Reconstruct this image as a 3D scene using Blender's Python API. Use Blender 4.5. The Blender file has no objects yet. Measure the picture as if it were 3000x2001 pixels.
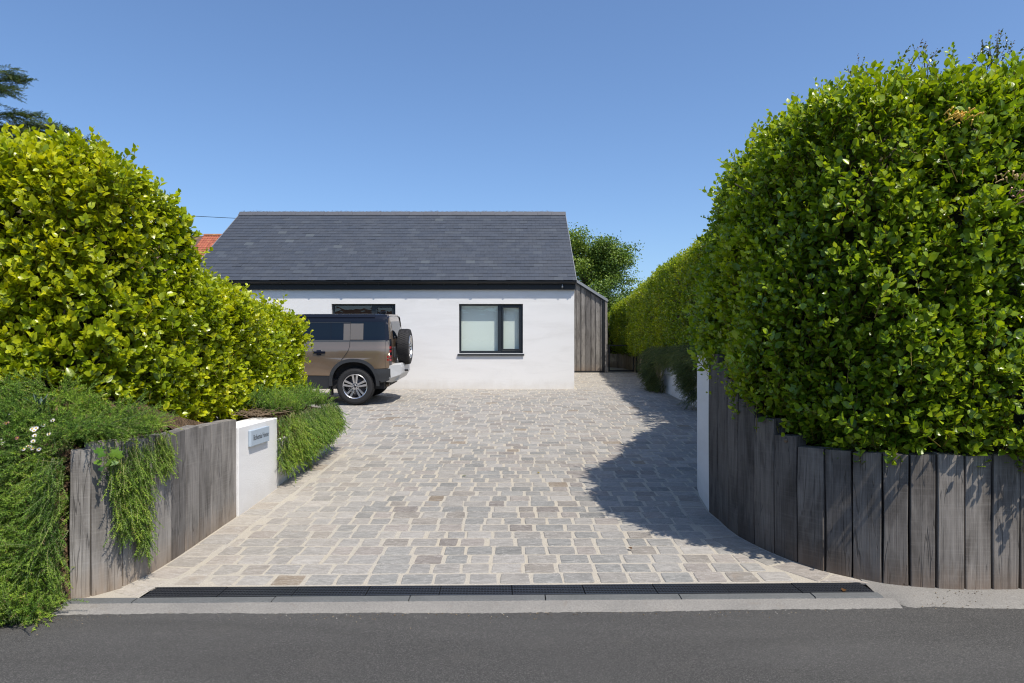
import bpy, bmesh, math, random
import numpy as np
from mathutils import Vector, Matrix

scene = bpy.context.scene
COL = scene.collection

# ------------------------------------------------------------------ camera, sky, sun, exposure
cam_d = bpy.data.cameras.new('camera')
cam_d.lens = 24.0; cam_d.sensor_width = 36.0; cam_d.sensor_fit = 'HORIZONTAL'
cam_d.shift_y = 0.0165
cam_d.clip_start = 0.05; cam_d.clip_end = 2000.0
cam = bpy.data.objects.new('camera', cam_d)
cam.location = (0, 0, 1.62); cam.rotation_euler = (math.radians(90), 0, 0)
COL.objects.link(cam); scene.camera = cam

SUN_TRAVEL = Vector((-0.82, 1.0, -2.2)).normalized()
to_sun = -SUN_TRAVEL
sun_el = math.asin(to_sun.z); sun_rot = math.atan2(to_sun.x, to_sun.y)
world = bpy.data.worlds.new('World'); scene.world = world; world.use_nodes = True
wn = world.node_tree
bg = wn.nodes.get('Background') or wn.nodes.new('ShaderNodeBackground')
sky = wn.nodes.new('ShaderNodeTexSky'); sky.sky_type = 'NISHITA'; sky.sun_disc = False
sky.sun_elevation = sun_el; sky.sun_rotation = sun_rot
sky.altitude = 40.0; sky.air_density = 1.0; sky.dust_density = 1.3; sky.ozone_density = 7.6
wn.links.new(sky.outputs[0], bg.inputs[0]); bg.inputs[1].default_value = 0.15
sun_d = bpy.data.lights.new('sun', 'SUN'); sun_d.energy = 4.7; sun_d.angle = math.radians(0.53)
sun_d.color = (1.0, 0.93, 0.83)
sun_o = bpy.data.objects.new('sun', sun_d)
sun_o.rotation_euler = SUN_TRAVEL.to_track_quat('-Z', 'Y').to_euler(); sun_o.location = (10, -12, 26)
COL.objects.link(sun_o)
scene.view_settings.view_transform = 'Standard'; scene.view_settings.look = 'None'
scene.view_settings.exposure = 0.25; scene.view_settings.gamma = 1.0
scene.view_settings.use_curve_mapping = False
scene.cycles.pixel_filter_type = 'BLACKMAN_HARRIS'; scene.cycles.filter_width = 1.15
scene.cycles.max_bounces = 8; scene.cycles.transparent_max_bounces = 12

# ------------------------------------------------------------------ helpers
def wloc(o):
    v = Vector((0, 0, 0))
    while o is not None:
        v += Vector(o.location); o = o.parent
    return v

def attach(o, parent):
    """parent o (whose location is in the scene frame) under an unrotated parent"""
    if parent is not None:
        w = wloc(parent); o.parent = parent; o.location = Vector(o.location) - w

def tag(o, label=None, cat=None, group=None, kind=None):
    if label: o['label'] = label
    if cat: o['category'] = cat
    if group: o['group'] = group
    if kind: o['kind'] = kind
    return o

def empty(name, loc, label=None, cat=None, group=None):
    o = bpy.data.objects.new(name, None); o.location = loc; o.empty_display_size = 0.1
    COL.objects.link(o); tag(o, label, cat, group); return o

def link(name, me, parent=None, loc=(0, 0, 0), local=False):
    o = bpy.data.objects.new(name, me); o.location = loc; COL.objects.link(o)
    if parent is not None:
        if local: o.parent = parent
        else: attach(o, parent)
    return o

def mk(name, verts, faces, mat, parent=None, smooth=False, loc=(0, 0, 0), local=False, col=None):
    me = bpy.data.meshes.new(name); me.from_pydata([tuple(v) for v in verts], [], faces); me.update()
    if mat: me.materials.append(mat)
    if smooth: me.polygons.foreach_set('use_smooth', [True] * len(me.polygons))
    if col is not None:
        a = me.color_attributes.new('Col', 'FLOAT_COLOR', 'POINT')
        c = np.array(col, dtype=np.float32)
        if c.ndim == 1: c = np.tile(c, (len(verts), 1))
        a.data.foreach_set('color', c.ravel())
    return link(name, me, parent, loc, local)

def from_bm(name, bm, mat, parent=None, smooth=False, loc=(0, 0, 0), local=False):
    me = bpy.data.meshes.new(name); bm.normal_update(); bm.to_mesh(me); bm.free()
    if mat: me.materials.append(mat)
    if smooth: me.polygons.foreach_set('use_smooth', [True] * len(me.polygons))
    return link(name, me, parent, loc, local)

def np_mesh(name, V, T, mat, C=None, smooth=True):
    """triangles from numpy arrays"""
    me = bpy.data.meshes.new(name)
    V = np.ascontiguousarray(V, dtype=np.float32); T = np.ascontiguousarray(T, dtype=np.int32)
    me.vertices.add(len(V)); me.vertices.foreach_set('co', V.ravel())
    me.loops.add(T.size); me.loops.foreach_set('vertex_index', T.ravel())
    me.polygons.add(len(T)); me.polygons.foreach_set('loop_start', np.arange(0, T.size, 3, dtype=np.int32))
    me.polygons.foreach_set('loop_total', np.full(len(T), 3, dtype=np.int32))
    me.polygons.foreach_set('use_smooth', np.full(len(T), smooth, dtype=bool))
    me.update(calc_edges=True)
    if C is not None:
        a = me.color_attributes.new('Col', 'FLOAT_COLOR', 'POINT')
        C4 = np.ones((len(V), 4), dtype=np.float32); C4[:, :C.shape[1]] = C
        a.data.foreach_set('color', C4.ravel())
    me.materials.append(mat)
    return me

class MB:
    """collects boxes, tubes and prisms into one mesh"""
    def __init__(s): s.v = []; s.f = []
    def add(s, verts, faces):
        b = len(s.v); s.v += [tuple(v) for v in verts]; s.f += [tuple(i + b for i in f) for f in faces]; return s
    def box(s, x0, x1, y0, y1, z0, z1):
        return s.add([(x0,y0,z0),(x1,y0,z0),(x1,y1,z0),(x0,y1,z0),(x0,y0,z1),(x1,y0,z1),(x1,y1,z1),(x0,y1,z1)],
                     [(0,3,2,1),(4,5,6,7),(0,1,5,4),(1,2,6,5),(2,3,7,6),(3,0,4,7)])
    def tube(s, pts, r, n=6, r1=None):
        pts = [Vector(p) for p in pts]; m = len(pts); rings = []
        for i, p in enumerate(pts):
            d = (pts[min(i+1, m-1)] - pts[max(i-1, 0)]).normalized()
            a = d.orthogonal().normalized() if abs(d.z) > 0.9 else d.cross(Vector((0,0,1))).normalized()
            c = d.cross(a); rr = r if r1 is None else r + (r1 - r) * i / (m - 1)
            rings.append([p + (a * math.cos(t) + c * math.sin(t)) * rr for t in [2*math.pi*k/n for k in range(n)]])
        V = [q for ring in rings for q in ring]; F = []
        for i in range(m - 1):
            for k in range(n):
                F.append((i*n+k, i*n+(k+1) % n, (i+1)*n+(k+1) % n, (i+1)*n+k))
        F.append(tuple(range(n))[::-1]); F.append(tuple((m-1)*n + k for k in range(n)))
        return s.add(V, F)
    def prism(s, poly, a0, a1, axis='y'):
        """2-D outline extruded along an axis; poly in the other two axes (x,z) / (x,y) / (y,z)"""
        n = len(poly)
        def P(p, a):
            return {'y': (p[0], a, p[1]), 'z': (p[0], p[1], a), 'x': (a, p[0], p[1])}[axis]
        V = [P(p, a0) for p in poly] + [P(p, a1) for p in poly]
        F = [tuple(range(n)), tuple(range(n, 2*n))[::-1]]
        for i in range(n):
            j = (i + 1) % n; F.append((i, i + n, j + n, j))
        return s.add(V, F)
    def lathe(s, prof, n=32, axis='y', c=(0, 0, 0)):
        """prof: list of (r, a) ; revolve about axis"""
        V = []; m = len(prof)
        for k in range(n):
            t = 2*math.pi*k/n; cs, sn = math.cos(t), math.sin(t)
            for r, a in prof:
                p = {'y': (r*cs, a, r*sn), 'x': (a, r*cs, r*sn), 'z': (r*cs, r*sn, a)}[axis]
                V.append((p[0]+c[0], p[1]+c[1], p[2]+c[2]))
        F = []
        for k in range(n):
            k2 = (k + 1) % n
            for i in range(m - 1):
                F.append((k*m+i, k2*m+i, k2*m+i+1, k*m+i+1))
        return s.add(V, F)
    def build(s, name, mat, parent=None, smooth=False, bevel=0.0, loc=(0,0,0), local=False, seg=1):
        bm = bmesh.new()
        vs = [bm.verts.new(v) for v in s.v]
        for f in s.f:
            try: bm.faces.new([vs[i] for i in f])
            except ValueError: pass
        bmesh.ops.recalc_face_normals(bm, faces=bm.faces)
        if bevel > 0:
            es = [e for e in bm.edges if len(e.link_faces) == 2 and e.calc_face_angle(0) > 0.5]
            bmesh.ops.bevel(bm, geom=es, offset=bevel, segments=seg, profile=0.5, affect='EDGES', clamp_overlap=True)
        o = from_bm(name, bm, mat, parent, smooth, loc, local)
        return o

def bevbox(name, x0, x1, y0, y1, z0, z1, mat, parent=None, bevel=0.0, local=False):
    return MB().box(x0, x1, y0, y1, z0, z1).build(name, mat, parent, bevel=bevel, local=local)

# ------------------------------------------------------------------ materials
class N:
    """small node-graph builder"""
    def __init__(s, name):
        s.m = bpy.data.materials.new(name); s.m.use_nodes = True; s.t = s.m.node_tree
        s.b = s.t.nodes.get('Principled BSDF'); s.out = s.t.nodes.get('Material Output')
    def n(s, typ, **kw):
        x = s.t.nodes.new(typ)
        for k, v in kw.items(): setattr(x, k, v)
        return x
    def l(s, a, b): s.t.links.new(a, b)
    def put(s, sock, v):
        if hasattr(v, 'is_linked') or hasattr(v, 'links'): s.l(v, sock)
        else:
            try: sock.default_value = v
            except Exception: sock.default_value = (*v, 1.0)
    def coord(s, which='Object', scale=(1,1,1), loc=(0,0,0)):
        tc = s.n('ShaderNodeTexCoord'); mp = s.n('ShaderNodeMapping')
        mp.inputs['Scale'].default_value = scale; mp.inputs['Location'].default_value = loc
        s.l(tc.outputs[which], mp.inputs[0]); return mp.outputs[0]
    def geo(s, scale=(1,1,1)):
        g = s.n('ShaderNodeNewGeometry'); mp = s.n('ShaderNodeMapping'); mp.inputs['Scale'].default_value = scale
        s.l(g.outputs['Position'], mp.inputs[0]); return mp.outputs[0]
    def noise(s, vec, scale=5, detail=4, rough=0.55, dist=0.0, w=None):
        x = s.n('ShaderNodeTexNoise'); x.inputs['Scale'].default_value = scale
        x.inputs['Detail'].default_value = detail; x.inputs['Roughness'].default_value = rough
        x.inputs['Distortion'].default_value = dist
        if w is not None: x.noise_dimensions = '4D'; s.put(x.inputs['W'], w)
        if vec is not None: s.l(vec, x.inputs['Vector'])
        return x.outputs['Fac']
    def vor(s, vec, scale=20, feature='F1', out='Distance', rnd=1.0):
        x = s.n('ShaderNodeTexVoronoi'); x.feature = feature; x.inputs['Scale'].default_value = scale
        x.inputs['Randomness'].default_value = rnd
        s.l(vec, x.inputs['Vector']); return x.outputs[out]
    def ramp(s, fac, stops):
        r = s.n('ShaderNodeValToRGB'); e = r.color_ramp.elements
        while len(e) < len(stops): e.new(0.5)
        for el, (p, c) in zip(e, stops):
            el.position = p; el.color = (c, c, c, 1) if isinstance(c, (int, float)) else (*c, 1)
        s.l(fac, r.inputs[0]); return r.outputs[0]
    def mix(s, fac, a, b, mode='MIX'):
        x = s.n('ShaderNodeMix', data_type='RGBA', blend_type=mode)
        s.put(x.inputs[0], fac); s.put(x.inputs[6], a); s.put(x.inputs[7], b); return x.outputs[2]
    def math(s, op, a, b=0.0, clamp=False):
        x = s.n('ShaderNodeMath', operation=op, use_clamp=clamp); s.put(x.inputs[0], a); s.put(x.inputs[1], b); return x.outputs[0]
    def attr(s, name='Col'):
        x = s.n('ShaderNodeAttribute', attribute_name=name); return x.outputs
    def bump(s, h, strength=0.3, dist=0.01):
        x = s.n('ShaderNodeBump'); x.inputs['Strength'].default_value = strength; x.inputs['Distance'].default_value = dist
        s.l(h, x.inputs['Height']); s.l(x.outputs[0], s.b.inputs['Normal']); return x.outputs[0]
    def set(s, **kw):
        al = {'col': 'Base Color', 'rough': 'Roughness', 'metal': 'Metallic', 'spec': 'Specular IOR Level', 'coat': 'Coat Weight'}
        for k, v in kw.items(): s.put(s.b.inputs[al.get(k, k)], v)
        return s

def simple(name, col, rough=0.6, metal=0.0, spec=0.5, coat=0.0, var=0.0, vscale=8):
    a = N(name); a.set(rough=rough, metal=metal, spec=spec, coat=coat)
    if var:
        f = a.noise(a.coord('Object'), vscale, 5)
        a.set(col=a.mix(f, tuple(c*(1-var) for c in col), tuple(min(1, c*(1+var)) for c in col)))
    else: a.set(col=(*col, 1))
    return a.m

M = {}
# asphalt: dark binder, pale and dark chips, faint larger wear
a = N('asphalt'); g = a.geo()
big = a.noise(g, 0.8, 4); fine = a.vor(g, 230, 'F1', 'Color'); fs = a.n('ShaderNodeSeparateColor'); a.l(fine, fs.inputs[0])
chip = a.ramp(fs.outputs[0], [(0.0, (.032,.031,.030)), (.45, (.052,.0508,.048)), (.8, (.072,.0702,.066)), (.97, (.12,.115,.107))])
c = a.mix(a.ramp(big, [(.3, 0), (.75, 1)]), chip, a.mix(.5, chip, (.066,.0645,.061)))
dust = a.ramp(a.noise(g, 3.5, 6, .7), [(.55, 0), (.8, .35)])
c = a.mix(dust, c, (.092,.086,.076)); wear = a.ramp(a.noise(a.geo((.25, 1.4, 1)), 1.1, 4, .6, .5), [(.42, .96), (.62, 1.16)]); c = a.mix(1.0, c, wear, 'MULTIPLY'); a.set(col=c, rough=.88, spec=.25)
a.bump(a.math('ADD', a.vor(g, 150), a.math('MULTIPLY', a.noise(g, 60, 3), .6)), .55, .004); M['asphalt'] = a.m
# paving stone
a = N('sandstone_sett'); at = a.attr(); g = a.geo()
w = a.math('MULTIPLY', at['Alpha'], 60.0)
str_ = a.noise(a.geo((3.0, 9.0, 3.0)), 2.2, 6, .62, 1.6, w)
vein = a.ramp(a.noise(a.geo((2.5, 8.0, 2.0)), 2.0, 3, .5, 2.6, w), [(.47, 0), (.5, 1), (.53, 0)])
c = a.mix(a.ramp(str_, [(.3, 0), (.7, 1)]), a.mix(.42, at['Color'], (.09,.086,.082)), a.mix(.26, at['Color'], (.46,.43,.39)))
c = a.mix(a.math('MULTIPLY', vein, .45), c, (.46,.44,.41))
rust = a.ramp(a.noise(g, 2.6, 4, .6, .4, w), [(.66, 0), (.78, .42)])
c = a.mix(rust, c, (.24,.16,.095))
sp = a.ramp(a.noise(g, 160, 2), [(.35, .82), (.65, 1.1)])
c = a.mix(1.0, c, sp, 'MULTIPLY'); a.set(col=c, rough=.82, spec=.3)
a.bump(a.math('ADD', a.math('MULTIPLY', str_, 1.2), a.math('MULTIPLY', a.noise(g, 70, 4), .35)), .4, .008); M['sett'] = a.m
# jointing
a = N('jointing_mortar'); g = a.geo()
f = a.noise(g, 210, 3); f2 = a.noise(g, 1.2, 4)
c = a.mix(a.ramp(f, [(.35, 0), (.65, 1)]), (.28,.257,.215), (.50,.462,.395))
c = a.mix(a.ramp(f2, [(.45, 0), (.75, .35)]), c, (.48,.405,.285)); a.set(col=c, rough=.95, spec=.15)
a.bump(f, .8, .006); M['mortar'] = a.m
# white render
a = N('white_render'); g = a.geo()
st = a.noise(a.geo((.5,.5,2.2)), 1.3, 5, .6, .6)
c = a.mix(a.ramp(st, [(.45, 0), (.75, 1)]), (.715,.708,.692), (.64,.632,.615))
sepz = a.n('ShaderNodeSeparateXYZ'); a.l(a.geo(), sepz.inputs[0])
smear = a.ramp(a.noise(a.geo((.6, .6, 4.5)), .9, 5, .6, 1.4), [(.56, 0), (.78, .22)])
c = a.mix(smear, c, (.55,.53,.50)); gz_ = a.math('SUBTRACT', sepz.outputs[2], a.math('MULTIPLY', a.math('SUBTRACT', sepz.outputs[1], 4.74), .06))
splash = a.ramp(a.math('ADD', gz_, a.math('MULTIPLY', a.noise(a.geo((2, 2, .6)), 2.5, 5, .7), .5)), [(.22, .38), (.5, 0)])
c = a.mix(splash, c, (.50,.46,.40)); a.set(col=c, rough=.9, spec=.2)
a.bump(a.math('ADD', a.noise(g, 130, 3), a.math('MULTIPLY', a.vor(g, 90), .7)), .38, .005); M['render'] = a.m
# roof slate
a = N('roof_slate'); at = a.attr(); w = a.math('MULTIPLY', at['Alpha'], 40.0)
s1 = a.noise(a.geo((16, 1.6, 1.6)), 2.2, 5, .62, .35, w)
c = a.mix(a.ramp(s1, [(.35, 0), (.72, 1)]), at['Color'], a.mix(.32, at['Color'], (.085,.096,.115)))
c = a.mix(a.ramp(a.noise(a.geo(), 1.1, 4), [(.45, 0), (.8, .2)]), c, (.07,.07,.068))
a.set(col=c, rough=.62, spec=.4); a.bump(s1, .35, .004); M['slate'] = a.m
# oak sleepers / planks
def timber(name, dark, mid, pale, foot, knots=True):
    a = N(name); oi = a.n('ShaderNodeObjectInfo'); w = a.math('MULTIPLY', oi.outputs['Random'], 90.0)
    gr = a.noise(a.coord('Object', (75, 75, 1.6)), 1.6, 6, .66, .5, w)
    band = a.noise(a.coord('Object', (4.5, 4.5, 1.1)), 1.5, 4, .55, .8, w)
    blot = a.noise(a.coord('Object', (7, 7, 2.4)), 1.2, 5, .6, .6, w)
    saw = a.noise(a.coord('Object', (2, 2, 60)), 1.3, 3, .6, .3, w)
    c = a.mix(a.ramp(gr, [(.25, .15), (.75, .85)]), dark, pale)
    c = a.mix(a.ramp(band, [(.38, 1), (.56, 0)]), c, a.mix(.8, c, dark))
    c = a.mix(a.ramp(blot, [(.52, 0), (.70, .75)]), c, a.mix(.55, c, pale))
    c = a.mix(a.math('MULTIPLY', a.ramp(saw, [(.5, 0), (.72, 1)]), .22), c, pale)
    crack = a.ramp(a.noise(a.coord('Object', (13, 13, .5)), 1.3, 2, .5, .9, w), [(.488, 0), (.5, 1), (.512, 0)])
    c = a.mix(a.math('MULTIPLY', crack, .55), c, (.018,.016,.015))
    if knots:
        kv = a.n('ShaderNodeTexVoronoi'); kv.voronoi_dimensions = '4D'; kv.inputs['Scale'].default_value = 1.0
        a.l(a.coord('Object', (5.2, 2, 2.1)), kv.inputs['Vector']); a.l(w, kv.inputs['W'])
        kn = a.ramp(kv.outputs['Distance'], [(.03, 1), (.09, .35), (.20, 0)])
        c = a.mix(a.math('MULTIPLY', kn, .5), c, (.05,.045,.04))
        ring = a.math('SINE', a.math('MULTIPLY', kv.outputs['Distance'], 90.0))
    oz = a.n('ShaderNodeSeparateXYZ'); a.l(a.coord('Object'), oz.inputs[0])
    low = a.math('ADD', oz.outputs[2], a.math('MULTIPLY', a.noise(a.coord('Object', (14, 14, 3)), 2, 4, .6, .2, w), .28))
    c = a.mix(a.ramp(low, [(.16, .6), (.42, 0)]), c, foot)
    tint = a.ramp(oi.outputs['Random'], [(0, (.62,.61,.61)), (.35, (.95,.93,.91)), (.7, (1.12,1.09,1.05)), (1, (1.38,1.36,1.32))])
    c = a.mix(1.0, c, tint, 'MULTIPLY'); a.set(col=c, rough=.8, spec=.3)
    a.bump(a.math('ADD', a.math('MULTIPLY', gr, 1.0), a.math('MULTIPLY', crack, -1.6)), .55, .006); return a.m
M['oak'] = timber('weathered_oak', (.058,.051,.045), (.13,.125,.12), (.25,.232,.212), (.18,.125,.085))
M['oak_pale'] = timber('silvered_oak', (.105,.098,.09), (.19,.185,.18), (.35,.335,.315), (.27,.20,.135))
M['larch'] = timber('weathered_cladding', (.088,.083,.079), (.17,.155,.145), (.25,.241,.233), (.17,.13,.10), False)
M['fence_oak'] = timber('fence_board', (.22,.18,.14), (.25,.22,.18), (.46,.41,.34), (.22,.17,.12), False)
# plain ones
M['black'] = simple('black_coated_metal', (.011,.012,.014), .38, 0, .5)
M['fascia'] = simple('black_fascia', (.010,.011,.013), .5, 0, .4)
M['drain'] = simple('black_plastic_grating', (.020,.022,.026), .45, 0, .5, var=.35, vscale=25)
M['frame'] = simple('anthracite_window_frame', (.014,.018,.022), .35)
M['zinc'] = simple('grey_metal_trim', (.24,.25,.26), .45, .3)
M['lead'] = simple('ridge_tile_clay', (.075,.078,.088), .6, var=.25)
a = N('garden_soil'); g = a.geo(); f = a.noise(g, 9, 6, .7); f2 = a.vor(g, 55)
a.set(col=a.mix(a.ramp(f, [(.3, 0), (.7, 1)]), (.055,.036,.022), (.19,.13,.08)), rough=.95, spec=.1); a.bump(a.math('ADD', f, f2), 1.0, .03); M['soil'] = a.m
M['core'] = simple('shaded_twig_fill', (.05,.045,.025), .95, var=.4, vscale=20)  # twig brown darkened so the hedge interior's shade sits in the colour
M['stick'] = simple('woody_stem', (.16,.115,.07), .85, var=.3, vscale=20)
M['bark'] = simple('tree_bark', (.11,.085,.06), .9, var=.4, vscale=12)
M['white_paint'] = simple('white_paint', (.78,.78,.76), .5)
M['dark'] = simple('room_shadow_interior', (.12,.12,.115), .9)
M['blind'] = simple('roller_blind_fabric', (.80,.84,.80), .85)
M['sign'] = simple('blue_grey_slate_plaque', (.36,.43,.50), .5, var=.08, vscale=30)
M['ink'] = simple('engraved_black_letters', (.012,.014,.018), .5)
M['steel'] = simple('steel_bolt_head', (.14,.11,.085), .5, .6, var=.3, vscale=60)
M['grass'] = simple('rough_grass', (.06,.09,.025), .95, 0, .1, var=.4, vscale=2)
a = N('concrete_kerb'); g = a.geo(); f = a.noise(g, 2.2, 5); f2 = a.noise(g, 120, 3)
c = a.mix(f, (.155,.15,.14), (.27,.255,.23)); c = a.mix(1.0, c, a.ramp(f2, [(.3, .75), (.7, 1.15)]), 'MULTIPLY')
c = a.mix(a.ramp(a.noise(g, 7, 6, .7, .5), [(.58, 0), (.75, .5)]), c, (.16,.13,.10))
a.set(col=c, rough=.9, spec=.2); a.bump(f2, .5, .004); M['concrete'] = a.m
a = N('dark_kerb_face'); g = a.geo(); f2 = a.noise(g, 110, 3)
c = a.mix(a.noise(g, 3, 5), (.085,.09,.09), (.145,.148,.146)); c = a.mix(1.0, c, a.ramp(f2, [(.3, .8), (.7, 1.15)]), 'MULTIPLY')
a.set(col=c, rough=.88, spec=.2); a.bump(f2, .4, .004); M['kerb_top'] = a.m
# glass: clear pane, fresnel reflection over transparency
def glass(name, tint, ior=1.5, boost=1.0):
    a = N(name); a.t.nodes.remove(a.b)
    tr = a.n('ShaderNodeBsdfTransparent'); tr.inputs[0].default_value = (*tint, 1)
    gl = a.n('ShaderNodeBsdfGlossy'); gl.inputs['Roughness'].default_value = .012
    wob = a.n('ShaderNodeBump'); wob.inputs['Strength'].default_value = .05; wob.inputs['Distance'].default_value = .02
    a.l(a.noise(a.coord('Object', (1.2, 1.2, 2.2)), 3.2, 1, .4, .3), wob.inputs['Height']); a.l(wob.outputs[0], gl.inputs['Normal'])
    lw = a.n('ShaderNodeLayerWeight'); lw.inputs['Blend'].default_value = .5
    sch = a.math('ADD', ((ior-1)/(ior+1))**2, a.math('MULTIPLY', a.math('POWER', lw.outputs['Facing'], 5.0), .95))
    mx = a.n('ShaderNodeMixShader'); a.l(a.math('MULTIPLY', sch, boost, True), mx.inputs[0])
    a.l(tr.outputs[0], mx.inputs[1]); a.l(gl.outputs[0], mx.inputs[2]); a.l(mx.outputs[0], a.out.inputs[0]); return a.m
M['glass'] = glass('window_glass', (.90,.945,.925), 1.6, 1.9)
M['gate_glass'] = glass('gate_glass', (.72,.78,.76), 1.45, 1.2)
# leaves
def leafmat(name, rough, trans, spec=.5, tcol=(1.25, 1.2, .35)):
    a = N(name); at = a.attr()
    nz = a.ramp(a.noise(a.geo(), 55, 2), [(.3, .85), (.7, 1.12)])
    c = a.mix(1.0, at['Color'], nz, 'MULTIPLY'); a.set(col=c, rough=rough, spec=spec)
    tl = a.n('ShaderNodeBsdfTranslucent'); a.l(a.mix(1.0, at['Color'], tcol, 'MULTIPLY'), tl.inputs[0])
    mx = a.n('ShaderNodeMixShader'); mx.inputs[0].default_value = trans
    a.l(a.b.outputs[0], mx.inputs[1]); a.l(tl.outputs[0], mx.inputs[2]); a.l(mx.outputs[0], a.out.inputs[0]); return a.m
M['leaf'] = leafmat('glossy_hedge_leaf', .31, .40)
M['needle'] = leafmat('rosemary_needle', .6, .2, .3, (1.2, 1.2, .5))
M['treeleaf'] = leafmat('tree_leaf', .45, .25, .4)
M['petal'] = leafmat('flower_petal', .6, .25, .3, (1, 1, 1))
# car
a = N('bronze_metallic_paint'); a.set(col=(.29,.208,.14,1), metal=.75, rough=.30, coat=1.0)
a.put(a.b.inputs['Coat Roughness'], .04); M['paint'] = a.m
a = N('gloss_black_paint'); a.set(col=(.008,.010,.017,1), rough=.15, spec=.3); M['gblack'] = a.m
a = N('tinted_car_glass'); a.set(col=(.005,.009,.016,1), rough=.03, spec=.32); M['cglass'] = a.m
M['trim'] = simple('dark_grey_plastic', (.030,.033,.037), .5, var=.15, vscale=30)
M['tyre'] = simple('tyre_rubber', (.022,.022,.023), .75, 0, .3, var=.3, vscale=40)
M['alloy'] = simple('machined_alloy', (.62,.62,.63), .25, .9)
M['alloy_dark'] = simple('dark_alloy_pocket', (.05,.05,.055), .4, .6)
M['silver'] = simple('satin_silver_plastic', (.50,.51,.52), .42, .2)
M['red'] = simple('red_lamp_lens', (.30,.01,.015), .12, 0, .5)
M['tile'] = None
a = N('red_clay_tile'); at = a.attr(); g = a.geo()
c = a.mix(a.noise(g, 1.5, 4), at['Color'], a.mix(.4, at['Color'], (.20,.06,.03)))
c = a.mix(a.ramp(a.noise(g, 5, 5, .7), [(.58, 0), (.7, .8)]), c, (.42,.30,.10)); a.set(col=c, rough=.85); M['tile'] = a.m
M['brown_tile'] = simple('brown_roof_tile', (.11,.06,.045), .8, var=.4, vscale=3)
# ------------------------------------------------------------------ the setting: ground, road, kerb, drive
R = random.Random(7)
SL = 0.06
def GZ(y): return SL * (max(4.74, min(y, 27.0)) - 4.74)

def sheet(name, x0, x1, ys, zf, mat, nx=1):
    V = []; F = []
    for y in ys:
        for i in range(nx + 1): V.append((x0 + (x1 - x0) * i / nx, y, zf(y)))
    w = nx + 1
    for j in range(len(ys) - 1):
        for i in range(nx): F.append((j*w+i, j*w+i+1, (j+1)*w+i+1, (j+1)*w+i))
    o = mk(name, V, F, mat); o['kind'] = 'structure'; return o

sheet('ground', -400, 400, [-400, 700], lambda y: -0.30, M['grass'])
sheet('verge_ground', -60, 60, [27.0, 70], lambda y: 1.30, M['grass'])
V = []; F = []                                        # camber and small undulation of the lane
xs = [-45, -20, -10] + [-6 + i*.5 for i in range(25)] + [10, 20, 45]; ys = [-7, -5, -3, -1, .5, 1.5, 2.2, 2.9, 3.4, 3.8, 4.1, 4.3, 4.45, 4.62]
for y in ys:
    for x in xs: V.append((x, y + (.02*min(max(x, -3), 3) if y > 4.2 else 0), -.034 + .004*math.sin(x*1.3 + y) - (.006 if y < 4 else 0)))
w = len(xs)
for j in range(len(ys)-1):
    for i in range(w-1): F.append((j*w+i, j*w+i+1, (j+1)*w+i+1, (j+1)*w+i))
o = mk('road', V, F, M['asphalt'], smooth=True); o['kind'] = 'structure'
def DX(x): return .02*x                               # the kerb line runs a touch askew

# wall feet
LW = [(-2.968, 4.575), (-2.86, 4.64), (-2.745, 4.82), (-2.685, 5.06), (-2.665, 5.33), (-2.655, 5.55), (-2.65, 5.78), (-2.645, 6.0), (-2.64, 6.23), (-2.63, 6.52), (-2.62, 7.62), (-2.62, 9.86)]
RW = [(3.9, 7.62), (2.06, 7.60), (2.0, 7.27), (1.93, 6.69), (1.945, 6.44), (1.95, 6.16), (1.97, 5.95), (2.03, 5.72), (2.11, 5.5), (2.21, 5.3), (2.345, 5.12), (2.49, 5.0), (2.635, 4.86), (2.79, 4.79), (2.955, 4.75), (3.14, 4.73), (3.33, 4.73), (3.52, 4.73), (3.71, 4.73), (3.9, 4.73), (4.1, 4.73), (4.3, 4.73), (4.5, 4.74), (4.7, 4.74)]
def lerp_x(pts, y):
    p = sorted(pts, key=lambda q: q[1])
    if y <= p[0][1]: return p[0][0]
    for a_, b_ in zip(p, p[1:]):
        if a_[1] <= y <= b_[1]:
            t = (y - a_[1]) / max(1e-6, b_[1] - a_[1]); return a_[0] + t * (b_[0] - a_[0])
    return p[-1][0]
BW = .25
def left_lim(y):
    if y > 9.86: return -9.6 if y < 18.1 else 1.74
    return lerp_x(LW, y) + BW + .045
RWc = RW[2:14]
def right_lim(y):
    if y > 17.85: return 4.40
    if y > 10.2: return 3.86
    if y > 7.27: return 2.0 + (y-7.27)/2.93*1.84
    return lerp_x(RWc, y) - (BW - .03) - .05

# mortar bed of the drive, the driveway object the setts belong to
drive_poly_v = []; drive_f = []
rows = [4.86, 4.95, 5.3, 6, 7, 7.27, 8.5, 9.8, 9.9, 10.2, 12, 15, 18.1, 18.16, 20, 23, 27]
def dl(y): return (lerp_x(LW, y) - .06) if y <= 9.86 else (-9.8 if y < 18.13 else 1.6)
def dr(y): return (lerp_x(RWc, y) + .06) if y <= 7.27 else (2.06 + (y-7.27)/2.93*1.86 if y < 10.2 else (3.95 if y < 17.9 else 4.6))
for y in rows:
    for i in range(9):
        x = dl(y) + (dr(y) - dl(y)) * i / 8
        drive_poly_v.append((x, y + (DX(x) if y < 4.97 else 0), GZ(y)))
for j in range(len(rows)-1):
    for i in range(8): drive_f.append((j*9+i, j*9+i+1, (j+1)*9+i+1, (j+1)*9+i))
nb_ = len(drive_poly_v); drive_poly_v += [(-2.98, 4.662+DX(-2.98), 0), (-2.525, 4.662+DX(-2.5), 0), (-2.525, 4.80, 0), (-2.66, 4.86, 0), (-2.8, 4.80, 0)]; drive_f.append(tuple(range(nb_, nb_+5)))
drive = mk('driveway', drive_poly_v, drive_f, M['mortar']); drive['kind'] = 'structure'
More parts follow.
